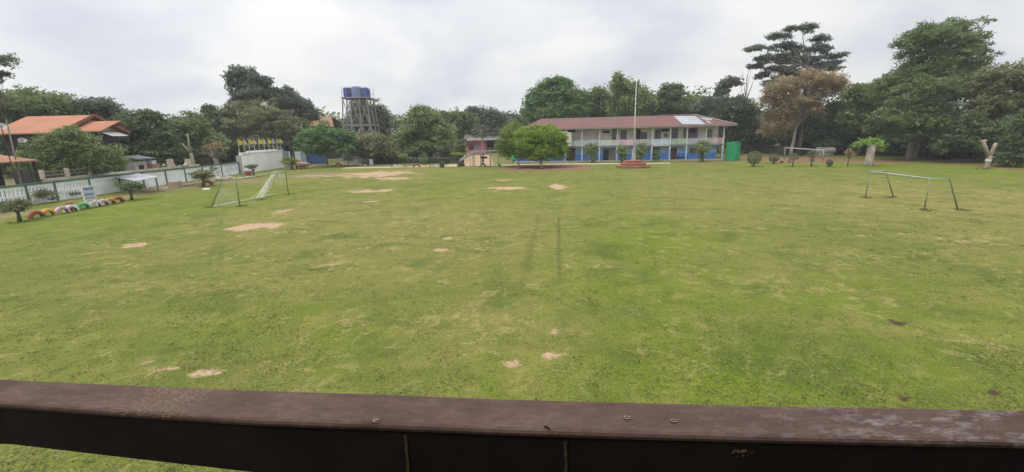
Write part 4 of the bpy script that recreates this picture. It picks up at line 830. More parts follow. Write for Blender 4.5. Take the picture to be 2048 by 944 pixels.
mb.slab([(-42.95, p[0][1], 5.95), (-41.9, p[0][1] + 0.1, 5.55), (-41.9, p[1][1] - 0.5, 5.55), (-42.95, p[1][1] - 0.5, 5.95)], 0.05); mb.build('awning', SHW, house)
mb = MB(); y0 = 37.6
mb.slab([(-46.5, y0, 4.10), (-42.6, y0, 3.45), (-42.6, y0 + 3.8, 3.45), (-46.5, y0 + 3.8, 4.10)], 0.1)
lean = empty('lean_to', (-44.5, 38, 0), 'open lean-to with reddish orange roof beside the feathery tree', 'shed')
mb.build('roof', mat('lean_roof', (0.36, 0.17, 0.11), 0.7, 0.12, 1.5), lean)
for yq in (y0 + 0.15, y0 + 3.6):
    mb = MB(); mb.box((-42.9, yq, 1.7), (0.16, 0.16, 3.4)); mb.build('post', DKH, lean)
mb = MB(); mb.box((-46.2, y0 + 1.9, 1.95), (0.12, 3.7, 3.9)); mb.build('back_wall', DKH, lean)
c = np.array([-41.2, 35.9, 0]); mb = MB(); mb.box(c + [0, 0, 1.1], (0.6, 0.6, 2.2)); mb.box(c + [0, 0, 2.25], (0.7, 0.7, 0.1)); tag(mb.build('brick_pier', mat('pink_brick', (0.34, 0.17, 0.13), 0.9, 0.2, 4), None, c), 'pinkish brick pier behind the slotted end of the wall', 'pier')
for px, py, Y_, r, lb in ((2, 252, 36.5, 0.42, 'grey satellite dish high on a mast at the edge of the orange roof'), (44, 280, 42.5, 0.36, 'small white satellite dish below the orange eave')):
    c = at(px, py, Y_); b_ = c * [1, 1, 0]; t = empty('satellite_dish', b_, lb, 'satellite dish', 'satellite dishes by the orange roofed house'); r *= 0.8; DSH = mat('dish_grey', (0.42, 0.40, 0.40), 0.5, 0.1)
    mb = MB(); mb.tube([b_, c], 0.03, 6); mb.build('mast', DKH, t)
    mb = MB(); dirv = np.array([0.65, -0.45, 0.6]); dirv /= np.linalg.norm(dirv); a = np.cross(dirv, [0, 0, 1]); a /= np.linalg.norm(a); b3 = np.cross(dirv, a); vs = [c - dirv * 0.18]
    for k_ in (0.5, 1.0):
        for j in range(16):
            th = 2 * math.pi * j / 16; vs.append(c + (a * math.cos(th) + b3 * math.sin(th)) * r * k_ - dirv * 0.18 * (1 - k_ * k_))
    fs = [(0, 1 + j, 1 + (j + 1) % 16) for j in range(16)] + [(1 + j, 17 + j, 17 + (j + 1) % 16, 1 + (j + 1) % 16) for j in range(16)]
    mb.add(vs, fs); mb.build('dish', DSH, t, smooth=True)
fence = empty('garden_fence', (-41.0, 46, 0), 'cream garden fence with posts and thin rails behind the boundary wall', 'fence'); fx = -41.0
fy = [float(atX(px, 350, fx)[1]) for px in (84, 135, 182, 223)]
mb = MB(); mb.box((fx, (fy[0] + 60) / 2, 0.93), (0.2, 60 - fy[0], 1.86)); mb.build('base_wall', CRM, fence)
for y in fy:
    mb = MB(); mb.box((fx, y, 2.25), (0.24, 0.24, 0.78)); mb.build('post', CRM, fence)
mb = MB()
for z in (2.12, 2.45): mb.tube([(fx, fy[0], z), (fx, fy[-1], z)], 0.03, 5)
mb.build('rail', mat('rail_dusty', (0.30, 0.26, 0.22), 0.8, 0.1), fence)
# small rendered outbuildings behind the canopy
c = np.array([-42.6, 51.8, 0]); t = empty('outbuilding', c, 'small cream outbuilding with grey sheet roof behind the white canopy', 'shed')
mb = MB(); mb.box(c + [0, 0.1, 1.35], (1.2, 1.7, 2.7)); mb.build('wall', mat('render_cream', (0.46, 0.43, 0.38), 0.9, 0.15, 1), t)
mb = MB(); mb.slab([c + [-1.1, -0.6, 3.35], c + [0.9, -0.6, 3.0], c + [0.9, 2.0, 3.0], c + [-1.1, 2.0, 3.35]], 0.08); mb.build('roof', mat('sheet_grey', (0.20, 0.20, 0.21), 0.7, 0.15), t)
mb = MB(); mb.box(c + [0.61, 0.1, 2.0], (0.05, 0.7, 0.6)); mb.build('window', DKW, t)
c = np.array([-41.9, 53.4, 0]); t = empty('gate_post', c, 'brick red gate post topped by a pale blue box', 'post'); mb = MB(); mb.box(c + [0, 0, 1.15], (0.9, 1.0, 2.3)); mb.build('post', mat('brick_dusty', (0.36, 0.22, 0.17), 0.9, 0.2, 5), t); mb = MB(); mb.box(c + [0, 0, 2.5], (0.6, 0.7, 0.38)); mb.build('box', mat('box_pale_blue', (0.45, 0.52, 0.56), 0.8, 0.1), t)
for i, (px, lb) in enumerate(((342, 'cream scooped wall pillar nearest the grey outbuilding'), (374, 'cream scooped wall pillar beside the forked bare trunk'))):
    y = float(atX(px, 325, -41.2)[1]); c = np.array([-41.2, y, 0]); mb = MB()
    prof = [(-0.55, 0), (0.55, 0), (0.55, 1.9), (0.38, 2.0), (0.28, 2.3), (0.26, 2.75), (-0.55, 2.75)] if i == 0 else [(-0.55, 0), (0.55, 0), (0.55, 2.6), (-0.15, 2.6), (-0.22, 2.2), (-0.38, 2.0), (-0.55, 1.9)]
    k = len(prof); vs = [(c[0] + s * 0.13, c[1] + a, z) for s in (1, -1) for a, z in prof]
    mb.add(vs, [tuple(range(k)), tuple(range(2 * k - 1, k - 1, -1))] + [(j, k + j, k + (j + 1) % k, (j + 1) % k) for j in range(k)]); tag(mb.build('wall_pillar', CRM, None, c), lb, 'pillar', 'cream scooped pillars behind the boundary wall')
# low kerb and boulders in front of the wall
c = G(352, 374); mb = MB(); a, b_ = G(355, 376), G(430, 366); mb.beam(a + [0, 0, 0.14], b_ + [0, 0, 0.14], 0.25, 0.3); mb.box(a + [-0.1, -0.1, 0.35], (0.9, 0.9, 0.7), 0.1); tag(mb.build('kerb_wall', mat('sandstone', (0.42, 0.33, 0.24), 0.9, 0.15, 2), None, a), 'low sandy kerb with square end block near the mop headed bush', 'kerb')
rb = np.random.default_rng(14); ROCK = mat('pale_rock', (0.42, 0.37, 0.30), 0.9, 0.2, 2.5, bump=0.5, bscale=8)
for i, (px, py, r, lb) in enumerate(((436, 362, .55, 'flat beige boulder nearest the mop headed bush'), (448, 361, .42, 'small beige boulder next to the whitest rock'), (457, 360, .48, 'whitest rock in the row behind the goal'), (468, 359.5, .32, 'little rock behind the near goal post'), (481, 358, .28, 'round rock just past the near goal post'), (495, 356, .28, 'rock between the goal post and the red pot'), (520, 353, .28, 'small rock just past the red pot'))):
    p = G(px, py); mb = MB(); mb.blob(p + [0, 0, r * 0.35], np.array([1.1, 0.9, 0.65]) * r, rb, 0.16, 7); tag(mb.build('rock', ROCK, None, p, True), lb, 'rock', 'rocks along the foot of the wall')
p = G(413, 380); mb = MB(); mb.blob(p + [0, 0, 0.05], (0.42, 0.3, 0.13), rb, 0.1, 6); tag(mb.build('stone', mat('white_stone', (0.62, 0.58, 0.50), 0.9, 0.1), None, p, True), 'flat white stone lying under the mop headed bush', 'stone')
p = G(497, 351); mb = MB(); mb.lathe(p, [(0.35, 0), (0.5, 0.5), (0.55, 0.62), (0.45, 0.62)], 14); tag(mb.build('planter', mat('planter_red', (0.42, 0.15, 0.13), 0.85, 0.15), None, p), 'pinkish red planter at the foot of the notice wall', 'planter')
# ================================================================== WATER TOWER
tb = np.array([-30.4, 95.0, 0]); STL = mat('tower_grey_steel', (0.27, 0.26, 0.25), 0.8, 0.15, 2)
tw = empty('water_tower', tb, 'tall grey lattice tower of braced legs carrying blue tanks', 'water tower'); zp = 12.35; hw = 2.35
legs = [(-1, -1), (-.35, -1), (.35, -1), (1, -1), (-1, 1), (-.35, 1), (.35, 1), (1, 1), (-1, 0), (1, 0)]
P_ = lambda i, j, z: tb + np.array([i * (hw * (1.42 - 0.42 * z / zp)), j * hw * (1.3 - 0.3 * z / zp), z])
for i, j in legs:
    mb = MB(); mb.beam(P_(i, j, 0), P_(i, j, zp), 0.20, 0.20); mb.build('leg', STL, tw)
for z in (3.2, 7.2):
    mb = MB()
    for j in (-1, 1): mb.beam(P_(-1, j, z), P_(1, j, z), 0.2, 0.24)
    for i in (-1, 1): mb.beam(P_(i, -1, z), P_(i, 1, z), 0.2, 0.24)
    mb.build('girder', STL, tw)
for z0, z1 in ((0.2, 3.1), (3.3, 7.1), (7.3, 12.2)):
    for a, b_ in ((-1, -.35), (-.35, .35), (.35, 1)):
        for j in (-1, 1):
            mb = MB(); mb.beam(P_(a, j, z0), P_(b_, j, z1), 0.12, 0.12); mb.beam(P_(b_, j, z0), P_(a, j, z1), 0.11, 0.11); mb.build('brace', STL, tw)
mb = MB(); mb.box(tb + [0, 0, zp + 0.12], (2 * hw + 0.5, 2 * hw + 0.5, 0.24)); mb.build('platform', STL, tw)
mb = MB()
for i in range(7):
    for j in (-1, 0.15, 1): mb.tube([tb + [-hw + i * hw / 3 - 0.0, j * (hw + 0.2), zp + 0.2], tb + [-hw + i * hw / 3, j * (hw + 0.2), zp + 2.3]], 0.045, 5)
for j in (-1, 1): mb.tube([tb + [-hw, j * (hw + 0.2), zp + 1.2], tb + [hw, j * (hw + 0.2), zp + 1.2]], 0.035, 5)
mb.build('guard_rail', STL, tw)
TB = mat('tank_blue', (0.065, 0.095, 0.30), 0.45, 0.1, 1); TL = mat('tank_pale_blue', (0.24, 0.29, 0.52), 0.5, 0.1, 1)
for i, (dx, dy, r, h_, mt_, lb) in enumerate(((-1.65, -1.2, .85, 1.95, TB, 'dark blue tank at the open end of the tower platform'), (0.12, -1.4, 0.95, 2.15, TL, 'pale blue tank in the middle of the tower platform'), (1.72, -1.0, .78, 1.9, TB, 'deep blue tank on the tree side of the tower platform'), (-0.6, 1.2, .8, 2.2, TL, 'pale tank behind on the tower, between dark and middle tank'), (1.35, 1.3, .75, 1.8, TB, 'blue tank behind, beside the pale middle tank'))):
    p = tb + [dx, dy, zp + 0.24]; mb = MB(); pr = [(r * 0.98, 0)] + [(r * (1.0 if k % 2 else 0.965), h_ * 0.9 * k / 12) for k in range(13)] + [(r * 0.85, h_ * 0.95), (r * 0.35, h_ * 0.985), (r * 0.30, h_ * 1.0), (0.02, h_ * 1.005)]
    tag(mb.lathe(p, pr, 20).build('water_tank', mt_, None, p, True), lb, 'water tank', 'water tanks on the tower')
# red roofed house beyond
c = np.array([at(650, 250, 112)[0], 112, 0]); t = empty('distant_house', c, 'brownish red tiled roof showing beyond the trees beside the water tower', 'house')
mb = MB(); mb.box(c + [0, 0, 2.6], (6, 7, 5.2)); mb.build('wall', DKH, t)
zt, zb_ = float(at(650, 233, 112)[2]), float(at(650, 252, 112)[2])
mb = MB(); mb.slab([c + [-2.6, -4, zb_], c + [3.6, -4, zb_ - 0.3], c + [1.6, 0.5, zt], c + [-1.8, 0.5, zt]], 0.1); mb.slab([c + [-2.6, -4, zb_], c + [-1.8, 0.5, zt], c + [-3.4, 4, zb_ - 0.3]], 0.1); mb.slab([c + [-1.8, 0.5, zt], c + [1.6, 0.5, zt], c + [3.6, 5, zb_], c + [-2.6, 5, zb_]], 0.1); mb.build('roof', mat('dusty_tile', (0.30, 0.165, 0.11), 0.8, 0.15, 1.2), t)
# ================================================================== PLAYGROUND AND PINK HOUSE
pb_ = G(940, 306.5); pY = float(pb_[1]); s_ = depth(pb_) / F
X0, X1, X2 = [float(at(px, 300, pY)[0]) for px in (934, 973, 1006)]; zT = float(at(960, 281, pY)[2]); zRt = float(at(960, 267, pY + 3)[2])
ph = empty('pink_house', (X0, pY, 0), 'small pink walled house with grey sheet roof and open carport', 'house'); PINK = mat('pink_wall', (0.52, 0.17, 0.235), 0.85, 0.1, 1)
mb = MB(); mb.box(((X0 + X1) / 2, pY + 3, zT / 2), (X1 - X0, 6, zT)); mb.build('wall', PINK, ph)
mb = MB(); mb.box(((X1 + X2) / 2, pY + 5.8, zT / 2), (X2 - X1, 0.2, zT)); mb.box((X2 + 0.1, pY + 3, zT / 2), (0.2, 6, zT)); mb.build('carport_wall', DKH, ph)
mb = MB(); xa = float(at(920, 283, pY - 1)[0]); mb.slab([(xa, pY - 1, zT + 0.1), (X2 + 0.8, pY - 1, zT + 0.1), (X2 + 0.4, pY + 3.5, zRt), (xa + 0.8, pY + 3.5, zRt)], 0.1); mb.slab([(xa + 0.8, pY + 3.5, zRt), (X2 + 0.4, pY + 3.5, zRt), (X2 + 0.8, pY + 7, zT), (xa, pY + 7, zT)], 0.1); mb.build('roof', mat('grey_sheet_roof', (0.235, 0.22, 0.215), 0.7, 0.1, 1), ph)
xw = float(at(939, 297, pY)[0]); mb = MB(); mb.box((xw + 0.55, pY - 0.03, 1.55), (1.1, 0.05, 1.3)); w_ = mb.build('window', DKW, ph); mb = MB(); mb.box((xw + 1.75, pY - 0.05, 1.5), (0.9, 0.04, 1.9)); mb.build('shutter', mat('shutter_teal', (0.18, 0.26, 0.27), 0.7, 0.1), ph)
cc = np.array([(X1 + X2) / 2 + 0.1, pY + 2.2, 0]); car = empty('parked_car', cc, 'dark car parked in the carport of the pink house', 'car'); CARP = mat('car_paint', (0.025, 0.027, 0.032), 0.25, 0.1, spec=0.6); GLS = mat('car_glass', (0.05, 0.055, 0.06), 0.08, 0.05, spec=0.9)
mb = MB(); prof = [(-2.1, .35), (2.1, .35), (2.15, .75), (2.0, .98), (0.95, 1.02), (0.35, 1.52), (-1.2, 1.54), (-1.9, 1.05), (-2.15, .95), (-2.15, .5)]; k = len(prof)
vs = [(cc[0] + s * (0.88 if z < 1.1 else 0.68), cc[1] - a, z) for s in (1, -1) for a, z in prof]; mb.add(vs, [tuple(range(k)), tuple(range(2 * k - 1, k - 1, -1))] + [(j, k + j, k + (j + 1) % k, (j + 1) % k) for j in range(k)]); mb.build('body', CARP, car)
mb = MB(); mb.slab([(cc[0] - .72, cc[1] - 0.93, 1.07), (cc[0] + .72, cc[1] - 0.93, 1.07), (cc[0] + .62, cc[1] - 0.42, 1.51), (cc[0] - .62, cc[1] - 0.42, 1.51)], 0.03); mb.build('windscreen', GLS, car)
for sx_ in (-1, 1):
    for yy_ in (-1.35, 1.3):
        p = cc + [sx_ * 0.8, yy_, 0.33]; mb = MB(); mb.tube([p - [0.11, 0, 0], p + [0.11, 0, 0]], 0.33, 14); mb.build('wheel', DARKR, car)
    mb = MB(); mb.box(cc + [sx_ * 0.62, -2.14, 0.72], (0.36, 0.06, 0.16)); mb.build('headlight', mat('headlamp_glass', (0.5, 0.5, 0.5), 0.2, 0.05), car)
# slide and climbing frame
STE = mat('play_steel', (0.36, 0.35, 0.31), 0.6, 0.15, 2); WOODG = mat('mossy_plank', (0.15, 0.15, 0.115), 0.9, 0.2, 3)
s0 = G(922, 332.5); Ysl = float(s0[1]); sc_ = depth(s0) / F
tt_ = at(948, 304, Ysl); t = empty('slide', s0, 'grey metal slide with its foot set on dark tyres', 'slide')
foot = at(920, 322, Ysl); mb = MB()
for dy in (-0.28, 0.28): mb.beam(foot + [0, dy, 0.12], tt_ + [0, dy, 0.12], 0.06, 0.28)
mb.beam(foot, tt_, 0.5, 0.05); mb.build('chute', mat('slide_metal', (0.42, 0.43, 0.40), 0.45, 0.15, 2), t)
mb = MB(); mb.beam(at(924, 318, Ysl) - [0, 0, 0.1], tt_ - [0, 0, 0.28], 0.3, 0.10); mb.build('rail', WOODG, t)
for px in (941, 949):
    for dy in (-0.4, 0.4):
        mb = MB(); p = at(px, 320, Ysl + dy); mb.tube([p * [1, 1, 0], p * [1, 1, 0] + [0, 0, tt_[2] - 0.2]], 0.045, 6); mb.build('leg', STE, t)
for dz in (0.0,):
    mb = MB(); mb.lathe(s0 + [0, 0, 0], [(0.5, 0.0), (0.62, 0.1), (0.62, 0.25), (0.5, 0.36)], 16); tag(mb.build('tyre', DARKR, None, s0, True), 'black tyre lying flat under the foot of the slide', 'tyre')
    mb = MB(); mb.lathe(s0 + [0, 0.15, 0.36], [(0.3, 0.0), (0.38, 0.1), (0.38, 0.25), (0.28, 0.5)], 14); tag(mb.build('tyre_block', mat('grey_block', (0.09, 0.095, 0.08), 0.9, 0.2), None, s0 + [0, 0.15, 0.36], True), 'grey block stacked on the flat tyre below the slide', 'block')
c0 = G(945, 334); Yf = float(c0[1]); t = empty('climbing_frame', G(972, 334), 'pale weathered climbing frame of poles with mossy deck beside the slide', 'climbing frame')
xf = [float(at(px, 320, Yf)[0]) for px in (945, 961, 980, 996)]; ztop = float(at(970, 303, Yf)[2]); zd = float(at(970, 308, Yf)[2])
for x in xf:
    for dy in (0, 1.8):
        mb = MB(); mb.tube([(x, Yf + dy, 0), (x, Yf + dy, ztop - (0 if x != xf[2] else -0.5))], 0.05, 6); mb.build('pole', STE, t)
mb = MB(); mb.box(((xf[0] + xf[2]) / 2, Yf + 0.9, zd), (xf[2] - xf[0] + 0.3, 1.8, 0.16)); mb.build('deck', WOODG, t)
mb = MB()
for z in (zd + 0.5, ztop): mb.tube([(xf[0], Yf, z), (xf[3], Yf, z)], 0.04, 6)
mb.tube([(xf[0], Yf + 1.8, ztop), (xf[3], Yf + 1.8, ztop)], 0.04, 6); mb.build('bar', STE, t)
mb = MB(); mb.box(((xf[1] + xf[1] + 1.0) / 2, Yf + 0.5, zd - 0.55), (1.0, 0.5, 0.30)); mb.build('hanging_box', mat('dark_box', (0.05, 0.05, 0.045), 0.9, 0.1), t)
tyre(G(966, 332.5), 0.46, 0.0, 'red', 'reddish half buried tyre under the climbing frame', None, 0.2); tyre(G(999, 333), 0.34, 0.9, 'black', 'black half buried tyre beyond the climbing frame', None, 0.2)
# toys and drums under the round trees
for i, (px, py, r, h_, lb) in enumerate(((1028, 323, .45, 2.0, 'tall bright green drum left of the round tree trunks'), (1091, 323, .62, 0.95, 'low bright green tub behind the thick round tree trunk'))):
    p = G(px, py); lb = lb.replace(' left of', ' beside'); mb = MB(); mb.lathe(p, [(r * .95, 0), (r, h_ * .3), (r * .96, h_ * .32), (r, h_ * .6), (r * .96, h_ * .63), (r, h_ * .92), (r * .8, h_)], 18); tag(mb.build('green_drum', mat('drum_green', (0.06, 0.42, 0.17), 0.5, 0.08), None, p, True), lb, 'drum', 'bright green drums under the round trees')
p = G(1058, 322.5); t = empty('play_house', p, 'playground shelter with orange tent roof on yellow legs', 'shelter'); zt = 2.2
mb = MB(); q = [p + [-1.9, -1.2, 1.1], p + [2.3, -1.2, 1.1], p + [2.3, 1.4, 1.1], p + [-1.9, 1.4, 1.1]]; ap = p + [0.7, 0, zt]
mb.add(q + [ap], [(0, 1, 4), (1, 2, 4), (2, 3, 4), (3, 0, 4), (3, 2, 1, 0)]); mb.build('roof', mat('orange_canvas', (0.50, 0.14, 0.06), 0.8, 0.12, 2), t)
for dx in (-1.7, 0.9, 2.1):
    for dy in (-1.0, 1.2):
        mb = MB(); mb.tube([p + [dx, dy, 0], p + [dx - 0.12, dy, 1.15]], 0.06, 6); mb.build('leg', mat('play_yellow', (0.60, 0.46, 0.16), 0.7, 0.1), t)
mb = MB(); mb.box(p + [0.2, -0.9, 0.32], (3.8, 0.4, 0.07)); mb.build('seat', mat('play_plank', (0.45, 0.38, 0.26), 0.8, 0.12), t)
# low grey wall, dark shed and white box behind the tyre row
c = G(716, 327); t = empty('low_wall', c, 'low grey concrete wall behind the small tyres', 'wall'); mb = MB(); xw0, xw1 = float(at(690, 322, c[1])[0]), float(at(744, 322, c[1])[0]); mb.box(((xw0 + xw1) / 2, c[1], 0.55), (xw1 - xw0, 0.2, 1.1)); mb.build('wall', mat('concrete_grey', (0.24, 0.235, 0.215), 0.9, 0.15, 1), t)
mb = MB(); mb.box(((xw0 + xw1) / 2 - 1.2, c[1] - 0.11, 0.75), (2.6, 0.2, 1.5)); mb.build('block', mat('concrete_pale_grey', (0.33, 0.33, 0.32), 0.9, 0.12), t)
c = np.array([at(736, 315, 88)[0], 88.0, 0]); t = empty('dark_shed', c, 'dark open shed under the olive drooping tree', 'shed'); mb = MB(); mb.box(c + [0, 1.0, 1.5], (4.6, 2.0, 3.0)); mb.build('wall', DKH, t); mb = MB(); mb.slab([c + [-2.8, -0.9, 3.0], c + [2.8, -0.9, 3.0], c + [2.8, 2.4, 3.5], c + [-2.8, 2.4, 3.5]], 0.08); mb.build('roof', mat('shed_roof', (0.16, 0.15, 0.14), 0.8, 0.15), t)
p = G(743, 331); t = empty('white_box', p, 'white cabinet standing alone beside the concrete path', 'cabinet'); mb = MB(); mb.box(p + [0, 0, 0.55], (0.52, 0.4, 0.9)); mb.box(p + [0, 0, 1.02], (0.58, 0.46, 0.06)); mb.build('box', mat('box_white', (0.52, 0.53, 0.55), 0.7, 0.1), t)
for s in (-1, 1):
    mb = MB(); mb.box(p + [s * 0.2, 0, 0.05], (0.07, 0.3, 0.1)); mb.build('leg', STE, t)
    mb = MB(); mb.box(p + [s * 0.12, -0.21, 0.58], (0.18, 0.03, 0.6)); mb.build('door', mat('box_grey', (0.40, 0.41, 0.43), 0.7, 0.1), t)
# rock seat
p = G(604, 338); mb = MB(); mb.blob(p + [0, 0, 0.8], (1.25, 0.8, 0.42), np.random.default_rng(2), 0.16, 8)
for dx in (-0.8, -0.2, 0.4, 0.9): mb.tube([p + [dx, 0, 0], p + [dx * 0.9 + 0.05, 0, 0.7]], [0.20, 0.15], 7)
tag(mb.build('rock_arch', mat('pinkish_rock', (0.36, 0.25, 0.19), 0.9, 0.2, 3, bump=0.5, bscale=8), None, p, True), 'pinkish brown rockwork arch beside the red leaved bush', 'rockwork')
# ================================================================== VOLLEYBALL, LOW WALL, TRUNKS (right)
p0_, p1_ = G(1568, 318), G(1645, 322); t = empty('volleyball_net', (p0_ + p1_) / 2, 'white volleyball posts with a white tape strung between them', 'volleyball net'); VP = mat('volley_post', (0.36, 0.35, 0.31), 0.7, 0.12, 2)
zz = [float(at(1568, 294, p0_[1])[2]), float(at(1645, 299, p1_[1])[2])]
for p, z in zip((p0_, p1_), zz):
    mb = MB(); mb.tube([p, p + [0, 0, z]], 0.055, 8); mb.build('post', VP, t, smooth=True)
mb = MB(); mb.beam(p0_ + [0, 0, zz[0] - 0.1], p1_ + [0, 0, zz[1] - 0.1], 0.05, 0.15); mb.build('tape', mat('tape_white', (0.42, 0.41, 0.44), 0.7, 0.06), t)
p = G(1648, 312); mb = MB(); mb.box(p + [0, 0, 0.75], (2.6, 1.1, 1.4), 0.1, taper=0.94); mb.tube([p + [-1.4, -0.2, 0.9], p + [1.4, -0.2, 0.9]], 0.5, 10); tag(mb.build('concrete_block', mat('pale_concrete', (0.36, 0.34, 0.31), 0.9, 0.15, 2), None, p), 'pale rounded concrete block behind the volleyball post', 'block')
a, b_ = G(1452, 306), G(1725, 309); t = empty('low_boundary_wall', (a + b_) / 2, 'low weathered grey wall running under the trees behind the volleyball net', 'wall'); mb = MB(); mb.beam(a + [0, 0, 0.7], b_ + [0, 0, 0.7], 0.18, 1.4); mb.build('wall', mat('dark_block_wall', (0.12, 0.105, 0.085), 0.95, 0.25, 1.2), t)
mb = MB(); mb.beam(a + [0, 0, 1.46], b_ + [0, 0, 1.46], 0.26, 0.11); mb.build('coping', mat('wall_coping', (0.20, 0.18, 0.15), 0.9, 0.2), t)
p = G(1470, 313); t = empty('hoop_barrier', p, 'brown metal hoop barrier standing before the low grey wall', 'barrier'); BRN = mat('hoop_brown', (0.20, 0.13, 0.10), 0.8, 0.15)
mb = MB(); mb.tube([p, p + [0, 0, 1.25], p + [1.25, 0.1, 1.25], p + [1.25, 0.1, 0]], 0.06, 6); mb.build('hoop', BRN, t); mb = MB(); mb.tube([p + [0, 0, 0.65], p + [1.25, 0.1, 0.65]], 0.04, 6); mb.build('bar', BRN, t)
# leaning pollard with leafy top, forked pollard with white band
p = G(1735, 332); t = empty('pollard_tree', p, 'leaning pollarded trunk with a tuft of bright green leaves', 'tree'); w = depth(p) / F
mb = MB(); top = at(1745, 290, float(p[1])); mb.tube([p - [0, 0, 0.1], p + [0.05, 0, 0.5], p * 0.55 + top * 0.45, top], [0.62, 0.50, 0.42, 0.46], 10); mb.tube([top - [0.1, 0, 0.3], top + [-0.8, 0, 0.3]], [0.25, 0.14], 7); mb.tube([top - [0, 0, 0.3], top + [0.9, 0.2, 0.35]], [0.25, 0.14], 7); mb.build('trunk', PALE, t, smooth=True)
rb = np.random.default_rng(41); L = [(top + np.array(d), np.array([.55, .5, .3])) for d in ((-1.1, 0, .35), (-.3, 0, .5), (.5, 0, .45), (1.1, 0, .2), (.2, -.5, .2), (-1.6, 0, .1), (.9, 0, -.3))]
V, T = sprays(L, 0.22, 0.7, rb); np_mesh('crown', V, 4, leafmat('leaf_fresh', (0.07, 0.13, 0.02), (0.15, 0.23, 0.04)), t, T)
p = G(1972, 338); t = empty('forked_tree', p, 'bare pale forked trunk with a white painted band', 'tree'); Yt = float(p[1])
fk = at(1979, 312, Yt); A1 = at(1966, 284, Yt); B1 = at(1992, 286, Yt)
mb = MB(); mb.tube([p - [0, 0, 0.1], p * 0.75 + fk * 0.25, p * 0.4 + fk * 0.6, fk], [0.30, 0.21, 0.22, 0.28], 10); mb.tube([fk - [0.05, 0, 0.25], fk * 0.5 + A1 * 0.5, A1], [0.20, 0.15, 0.17], 9); mb.tube([fk - [-0.05, 0, 0.25], fk * 0.5 + B1 * 0.5, B1], [0.21, 0.16, 0.13], 9); mb.tube([A1 - [0.25, 0, -0.02], A1 + [0.3, 0, 0.12]], [0.12, 0.15], 7); mb.build('trunk', mat('bark_pinkish', (0.36, 0.29, 0.23), 0.9, 0.2, 2.5, bump=0.5), t, smooth=True)
mb = MB(); q = p * 0.35 + fk * 0.65; mb.tube([q + [0, 0, -0.1], q + [0.03, 0, 0.14]], 0.262, 12); mb.build('painted_band', mat('band_white', (0.6, 0.58, 0.55), 0.8, 0.06), t)
# dead and pruned trunks on the left
p = G(436, 352); Yt = float(p[1]); t = empty('pruned_tree', p, 'grey pruned tree with knobbly stubs and few dry leaves by the painted panel', 'tree'); mb = MB(); fk = at(430, 315, Yt)
mb.tube([p - [0, 0, 0.1], p + [-0.05, 0, 0.8], at(434, 330, Yt), fk], [0.55, 0.36, 0.30, 0.26], 9)
rb = np.random.default_rng(17); tips = []
for px, py in ((418, 296), (428, 290), (440, 288), (447, 297), (410, 305), (436, 300)):
    e_ = at(px, py, Yt + rb.uniform(-0.6, 0.6)); tips.append(e_); mb.tube([fk - [0, 0, 0.2], fk * 0.4 + e_ * 0.6 + rb.normal(0, 0.12, 3), e_], [0.17, 0.12, 0.07], 6)
mb.build('trunk', GREYB, t, smooth=True); V, T = sprays([(e_ + [0, 0, 0.1], np.array([.55, .5, .35])) for e_ in tips], 0.2, 0.22, rb); np_mesh('crown', V, 4, leafmat('leaf_dry', (0.10, 0.075, 0.045), (0.20, 0.15, 0.08)), t, T)
p = np.array([-42.6, float(atX(388, 330, -42.6)[1]), 0]); Yt = float(p[1]); t = empty('forked_snag', p, 'pale bare forked snag rising behind the boundary wall', 'tree'); mb = MB(); fk = at(382, 306, Yt)
mb.tube([p, p * 0.5 + fk * 0.5, fk], [0.30, 0.24, 0.2], 8); mb.tube([fk - [0, 0, 0.2], at(374, 297, Yt), at(364, 287, Yt)], [0.15, 0.11, 0.08], 7); mb.tube([fk - [0, 0, 0.2], at(378, 288, Yt), at(375, 266, Yt)], [0.17, 0.13, 0.08], 7); mb.build('trunk', mat('bark_olive', (0.30, 0.30, 0.20), 0.9, 0.2, 2), t, smooth=True)
# ================================================================== CLIPPED PLANTS
shrub('young_bush', 'small dark bush nearest the camera end of the tyre row', 40, 444, 1.95, 1.55, 'topi', cat='bush', leaf=0.10, trunk_h=0.32, tr=0.09, k=12)
shrub('young_tree', 'small round tree growing in front of the white canopy', 264, 400, 1.9, 1.6, 'dark', cat='tree', leaf=0.12, trunk_h=0.42, tr=0.09, k=14)
shrub('mop_bush', 'mop headed bush on a dark stem leaning by the red half tyre', 408, 373, 2.5, 1.85, 'olive', cat='bush', leaf=0.14, trunk_h=0.3, tr=0.12, k=14)
shrub('clipped_tree', 'small clipped tree in front of the notice wall', 508, 353, 1.7, 1.6, 'slate', cat='tree', leaf=0.12, trunk_h=0.55, tr=0.10, k=10)
shrub('red_leaf_bush', 'yellow green and red bush between notice wall and blue gate', 584, 339, 3.2, 1.95, 'yel', cat='bush', leaf=0.16, trunk_h=0.42, tr=0.18, k=14)
gW = 'weedy plants along the foot of the boundary wall'
